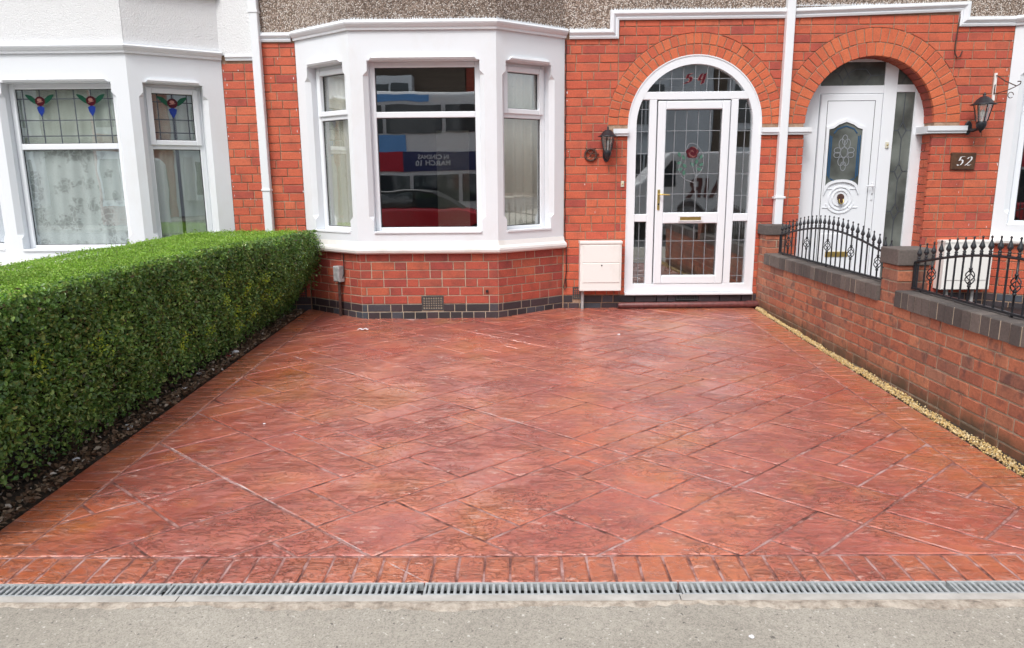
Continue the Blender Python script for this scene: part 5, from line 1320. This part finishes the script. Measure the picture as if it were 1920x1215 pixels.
# dark heart of the hedge and its stems
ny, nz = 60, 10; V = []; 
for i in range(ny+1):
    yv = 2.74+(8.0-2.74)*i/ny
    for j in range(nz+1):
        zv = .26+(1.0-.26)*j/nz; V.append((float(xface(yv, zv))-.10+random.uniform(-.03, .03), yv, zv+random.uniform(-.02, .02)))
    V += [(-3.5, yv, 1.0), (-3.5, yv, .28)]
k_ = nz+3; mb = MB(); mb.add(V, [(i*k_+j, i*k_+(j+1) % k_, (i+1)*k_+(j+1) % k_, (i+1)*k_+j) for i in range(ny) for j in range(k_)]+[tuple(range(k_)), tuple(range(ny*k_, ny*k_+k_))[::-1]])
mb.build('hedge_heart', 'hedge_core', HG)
r2 = random.Random(9); y = 2.85; mbt = MB()
while y < 7.9:
    x0 = -2.72+r2.uniform(-.16, .1); z0 = gz(y)-.01; lean = r2.uniform(-.12, .12)
    mb = MB(); pts = [(x0, y, z0), (x0+r2.uniform(-.02, .03), y+lean*.3, .25), (x0+r2.uniform(.0, .08), y+lean*.7, .50), (x0+.08, y+lean, .75)]
    mb.tube(pts, [.016, .012, .009, .006], 6); mb.build('stem', 'twig', HG)
    for q in range(16):
        zz = r2.uniform(.15, .8); yy = y+r2.uniform(-.15, .15); xx = x0+r2.uniform(-.05, .05); L = r2.uniform(.1, .28)
        d = Vector((r2.uniform(.1, 1), r2.uniform(-1, 1), r2.uniform(-.2, 1))).normalized(); p = Vector((xx, yy, zz)); m_ = p+d*L*.5+Vector((0, r2.uniform(-.02, .02), 0)); e_ = p+d*L
        lim = float(xface(e_.y, e_.z))+.015
        if e_.x > lim: e_.x = lim
        mbt.tube([p, m_, e_], [.0042, .003, .0018], 4, caps=False)
    y += r2.uniform(.16, .30)
mbt.build('twigs', 'twig', HG)['kind'] = 'stuff'
# dead leaves on the soil
rg = np.random.default_rng(8); N = 4200; y = 2.66+5.3*rg.random(N); x = -2.425-.42*rg.random(N)**1.6; P = np.stack([x, y, gz(y)+.012+rg.random(N)*.03], 1)
fr_n = 520; fy = 2.66+5.3*rg.random(fr_n); fx = -2.43-.075*rg.random(fr_n)+.03*(rg.random(fr_n) < .12); P[:fr_n] = np.stack([fx, fy, gz(fy)+.012+.016*rg.random(fr_n)], 1)
tb = MB()
for i in range(90):
    ty = random.uniform(2.7, 7.9); tx = random.uniform(-2.75, -2.44); a_ = random.uniform(0, PI); L = random.uniform(.04, .14)
    tb.tube([(tx, ty, gz(ty)+.02), (min(tx+L*.5*math.cos(a_), -2.41), ty+L*.5*math.sin(a_), gz(ty)+.032), (min(tx+L*math.cos(a_), -2.40), ty+L*math.sin(a_), gz(ty)+.024)], .0016, 4, caps=False)
tag(tb.build('fallen_twigs', 'dead_leaf'), 'thin fallen twigs scattered over the soil under the hedge', 'twigs', None, 'stuff')
HG_save = HG
o = leaves('leaf_litter', P, np.tile([0, 0, 1.], (N, 1)), rg.uniform(.015, .045, N), 'dead_leaf', rg, spread=.6, aspect=.6, fold=.3)
o.parent = None; o.matrix_parent_inverse = Matrix.Identity(4); tag(o, 'brown dead leaves lying on the soil under the hedge', 'leaves')
N = 70; x = XL+rg.random(N)*4.9; y = 2.2+5.5*rg.random(N)**1.4
# litter
def crumple(loc, s, mat, label, seed, flat=.5, n=14):
    r3 = random.Random(seed); bm = bmesh.new(); bmesh.ops.create_icosphere(bm, subdivisions=2, radius=1)
    for v in bm.verts: v.co *= r3.uniform(.55, 1.15); v.co.z *= flat; v.co *= s
    me = bpy.data.meshes.new('litter'); bm.to_mesh(me); bm.free(); me.materials.append(MATS[mat]); o = bpy.data.objects.new('litter', me)
    link(o, None, Matrix.Translation(loc)); return tag(o, label, 'litter')
crumple((-2.50, 6.15, gz(6.1)+.03), .036, 'litter_white', 'crumpled white wrapper on the soil near the far end of the hedge', 1)
crumple((-2.52, 6.05, gz(6.0)+.02), .026, 'litter_red', 'small red wrapper under the far part of the hedge', 2)
crumple((-2.50, 4.35, gz(4.35)+.02), .034, 'litter_white', 'crumpled clear and white wrapper at the driveway edge under the hedge middle', 3)
crumple((-2.50, 5.15, gz(5.1)+.02), .024, 'litter_white', 'small white scrap under the hedge beside a blue scrap', 4)
crumple((-2.52, 5.05, gz(5.0)+.02), .020, 'litter_blue', 'small blue scrap lying under the hedge', 5)
crumple((-2.53, 3.85, gz(3.8)+.02), .022, 'litter_white', 'pale scrap on the soil in front of the nearest hedge stems', 6)
crumple((-2.56, 5.55, gz(5.5)+.02), .028, 'litter_white', 'grey-white scrap half hidden under the hedge leaves', 7)
mb = MB()
pts = [(-1.62+.014*i, 7.08+.012*math.sin(i*1.3), gz(7.1)+.006+.010*abs(math.sin(i*.9))) for i in range(9)]
vv = []; 
for p in pts: vv += [(p[0], p[1]-.012, p[2]), (p[0], p[1]+.014, p[2]+.005)]
mb.add(vv, [(2*i, 2*i+1, 2*i+3, 2*i+2) for i in range(len(pts)-1)]); 
o = mb.build('paper_strip', 'litter_white'); sm_ = o.modifiers.new('solid', 'SOLIDIFY'); sm_.thickness = .001; tag(o, 'twisted white paper strip on the driveway in front of the bay', 'litter')
crumple((.98, 6.83, gz(6.8)+.006), .017, 'litter_white', 'white pellet on the driveway in front of the gas meter box', 11, .4)
crumple((-1.66, 4.45, gz(4.4)+.004), .010, 'litter_white', 'tiny white speck on the left of the driveway by a joint', 12, .4)
crumple((.82, 2.28, .004), .010, 'litter_white', 'tiny white stone on the grey pavement', 13, .5)

# ------------------------------------------------------------------ the street behind, seen in the window panes
def extr(mb, prof, y0, y1, inset_y=0):
    n = len(prof); v = [(x, y0, z) for x, z in prof]+[(x, y1, z) for x, z in prof]
    mb.add(v, [tuple(range(n)), tuple(range(n, 2*n))[::-1]]+[(i, (i+1) % n, n+(i+1) % n, n+i) for i in range(n)])
car = thing('parked_car', (-2.3, -3.6, -.12), 'red hatchback parked across the road, seen reflected in the bay window', 'car')
zb = -.12
mb = MB(); body = [(-2.0, .28), (1.9, .28), (2.0, .55), (1.95, .72), (1.05, .95), (.75, .98), (-1.65, 1.0), (-2.0, .85), (-2.06, .5)]
extr(mb, [(x-2.3, z+zb) for x, z in body], -4.5, -2.85); o = mb.build('body', 'car_red', car); b_ = o.modifiers.new('bevel', 'BEVEL'); b_.width = .07; b_.segments = 3
mb = MB(); cab = [(.95, .96), (.15, 1.42), (-.2, 1.47), (-1.2, 1.45), (-1.75, .99)]
extr(mb, [(x-2.3, z+zb) for x, z in cab], -4.38, -2.97); o = mb.build('cabin', 'black_plastic', car); b_ = o.modifiers.new('bevel', 'BEVEL'); b_.width = .05; b_.segments = 2
mb = MB(); extr(mb, [(x-2.3, z+zb) for x, z in [(.72, 1.0), (.15, 1.36), (-.28, 1.40), (-.28, 1.0)]], -4.40, -2.955); extr(mb, [(x-2.3, z+zb) for x, z in [(-.36, 1.0), (-.36, 1.40), (-1.15, 1.38), (-1.35, 1.02)]], -4.40, -2.955); mb.build('window', 'car_glass', car)
for x in (-3.6, -1.0):
    for yy in (-4.45, -3.05): mb = MB(); mb.tube([(x, yy, zb+.31), (x, yy+.2, zb+.31)], .31, 20); mb.build('wheel', 'tyre', car)
bus = thing('double_decker_bus', (-3.5, -7.6, -.12), 'blue and white double-decker bus with a film advert, reflected in the bay window', 'bus')
mb = MB(); mb.xyz(-9.5, 1.6, -8.9, -6.4, .15, 4.15); o = mb.build('body', 'bus_white', bus); b_ = o.modifiers.new('bevel', 'BEVEL'); b_.width = .18; b_.segments = 3
mb = MB(); mb.xyz(-9.4, -2.6, -6.398, -6.37, 3.85, 4.05); mb.xyz(-9.4, -3.3, -6.398, -6.37, 2.40, 2.9); mb.build('blue_panel', 'bus_blue', bus)
for (z0, z1, nm) in ((2.95, 3.75, 5), (.95, 1.75, 6)):
    for i in range(nm+1):
        x0 = -9.1+i*(10.4/(nm+1)); mb = MB(); mb.xyz(x0+.06, x0+10.4/(nm+1)-.06, -6.398, -6.35, z0, z1); mb.build('window', 'car_glass', bus)
mb = MB(); mb.xyz(-6.5, .6, -6.398, -6.362, 1.86, 2.42); ad = mb.build('advert_panel', 'bus_ad', bus)
mb = MB(); mb.xyz(-6.5, -3.4, -6.3615, -6.36, 1.86, 2.42); mb.build('advert_panel', 'bus_ad_red', bus); mb = MB(); mb.xyz(-.3, .6, -6.3615, -6.36, 1.86, 2.42); mb.build('advert_panel', 'bus_ad_red', bus)
for x in (-8, -.3): mb = MB(); mb.tube([(x, -6.75, .37), (x, -6.38, .37)], .48, 20); mb.build('wheel', 'tyre', bus)
def text(body, loc, size, mat, parent, name='lettering', sx=1, bold=.0):
    cu = bpy.data.curves.new(name, 'FONT'); cu.body = body; cu.size = size; cu.extrude = .004; cu.offset = bold; cu.align_x = 'CENTER'
    tmp = bpy.data.objects.new(name, cu); COL.objects.link(tmp); dg = bpy.context.evaluated_depsgraph_get(); me = bpy.data.meshes.new_from_object(tmp.evaluated_get(dg)); bpy.data.objects.remove(tmp)
    me.materials.clear(); me.materials.append(MATS[mat]); o = bpy.data.objects.new(name, me)
    M_ = Matrix.Translation(loc) @ Matrix.Rotation(PI, 4, 'Z') @ Matrix.Rotation(PI/2, 4, 'X') @ Matrix.Scale(sx, 4, (1, 0, 0)); return link(o, parent, M_)
text('IN CINEMAS', (-2.5, -6.355, 2.22), .17, 'white_line', bus, bold=.004); text('MARCH 10', (-2.5, -6.355, 2.02), .22, 'white_line', bus, bold=.006)
van = thing('parked_van', (5.5, -5.2, -.12), 'white van with dark AIR lettering on its side, seen reflected in the front door', 'van')
mb = MB(); extr(mb, [(2.7, .2), (8.0, .2), (8.0, 2.15), (7.8, 2.3), (4.3, 2.3), (3.5, 1.5), (2.75, 1.2)], -6.0, -4.2); o = mb.build('body', 'bus_white', van); b_ = o.modifiers.new('bevel', 'BEVEL'); b_.width = .09; b_.segments = 3
mb = MB(); extr(mb, [(3.75, 1.35), (4.45, 1.35), (4.45, 2.05), (4.32, 2.05)], -6.02, -4.18); mb.build('window', 'car_glass', van)
for x in (3.6, 7.0): mb = MB(); mb.tube([(x, -4.45, .2), (x, -4.18, .2)], .33, 18); mb.build('wheel', 'tyre', van)
text('AIR', (5.35, -4.185, 1.05), .75, 'maroon_pipe', van, bold=.012)
def far_house(x0, x1, label, wallmat):
    h = thing('far_house', ((x0+x1)/2, -14, 0), label, 'house', 'houses across the street')
    mb = MB(); mb.xyz(x0, x1, -20, -14, -.1, 6.2); mb.build('wall', wallmat, h)
    mb = MB(); mb.add([(x0, -13.6, 6.1), (x1, -13.6, 6.1), (x1, -17, 9), (x0, -17, 9), (x0, -20.4, 6.1), (x1, -20.4, 6.1)], [(0, 1, 2, 3), (3, 2, 5, 4)]); mb.build('roof', 'roof_slate', h)
    for z0, z1 in ((.9, 2.5), (3.7, 5.2)):
        mb = MB(); mb.xyz(x0+.5, x0+3.0, -14, -13.3, z0-.25, z1+.3); b1 = mb.build('bay', 'stone_paint', h)
        for i in range(3): mb = MB(); mb.xyz(x0+.6+i*.78, x0+1.3+i*.78, -13.31, -13.27, z0, z1); mb.build('window', 'car_glass', b1)
    mb = MB(); mb.xyz(x1-1.5, x1-.5, -14, -13.96, 0, 2.2); mb.build('door', 'wood_plaque', h)
for i, x in enumerate(range(-22, 23, 5)):
    far_house(x, x+4.96, ['brown rendered', 'pale rendered', 'brick'][i % 3]+' terraced house across the street, '+['farthest left of the row', 'well to the left of the bus', 'just past the left end of the bus', 'behind the rear of the bus', 'behind the middle of the bus and the car', 'between the bus and the white van', 'behind the white van', 'to the right of the white van', 'farthest right of the row'][i], ['house_brown', 'stone_paint', 'brick_base'][(i*2) % 3])
print('objects', len(bpy.data.objects), 'tris approx', sum(len(o.data.polygons) for o in bpy.data.objects if o.type == 'MESH'))
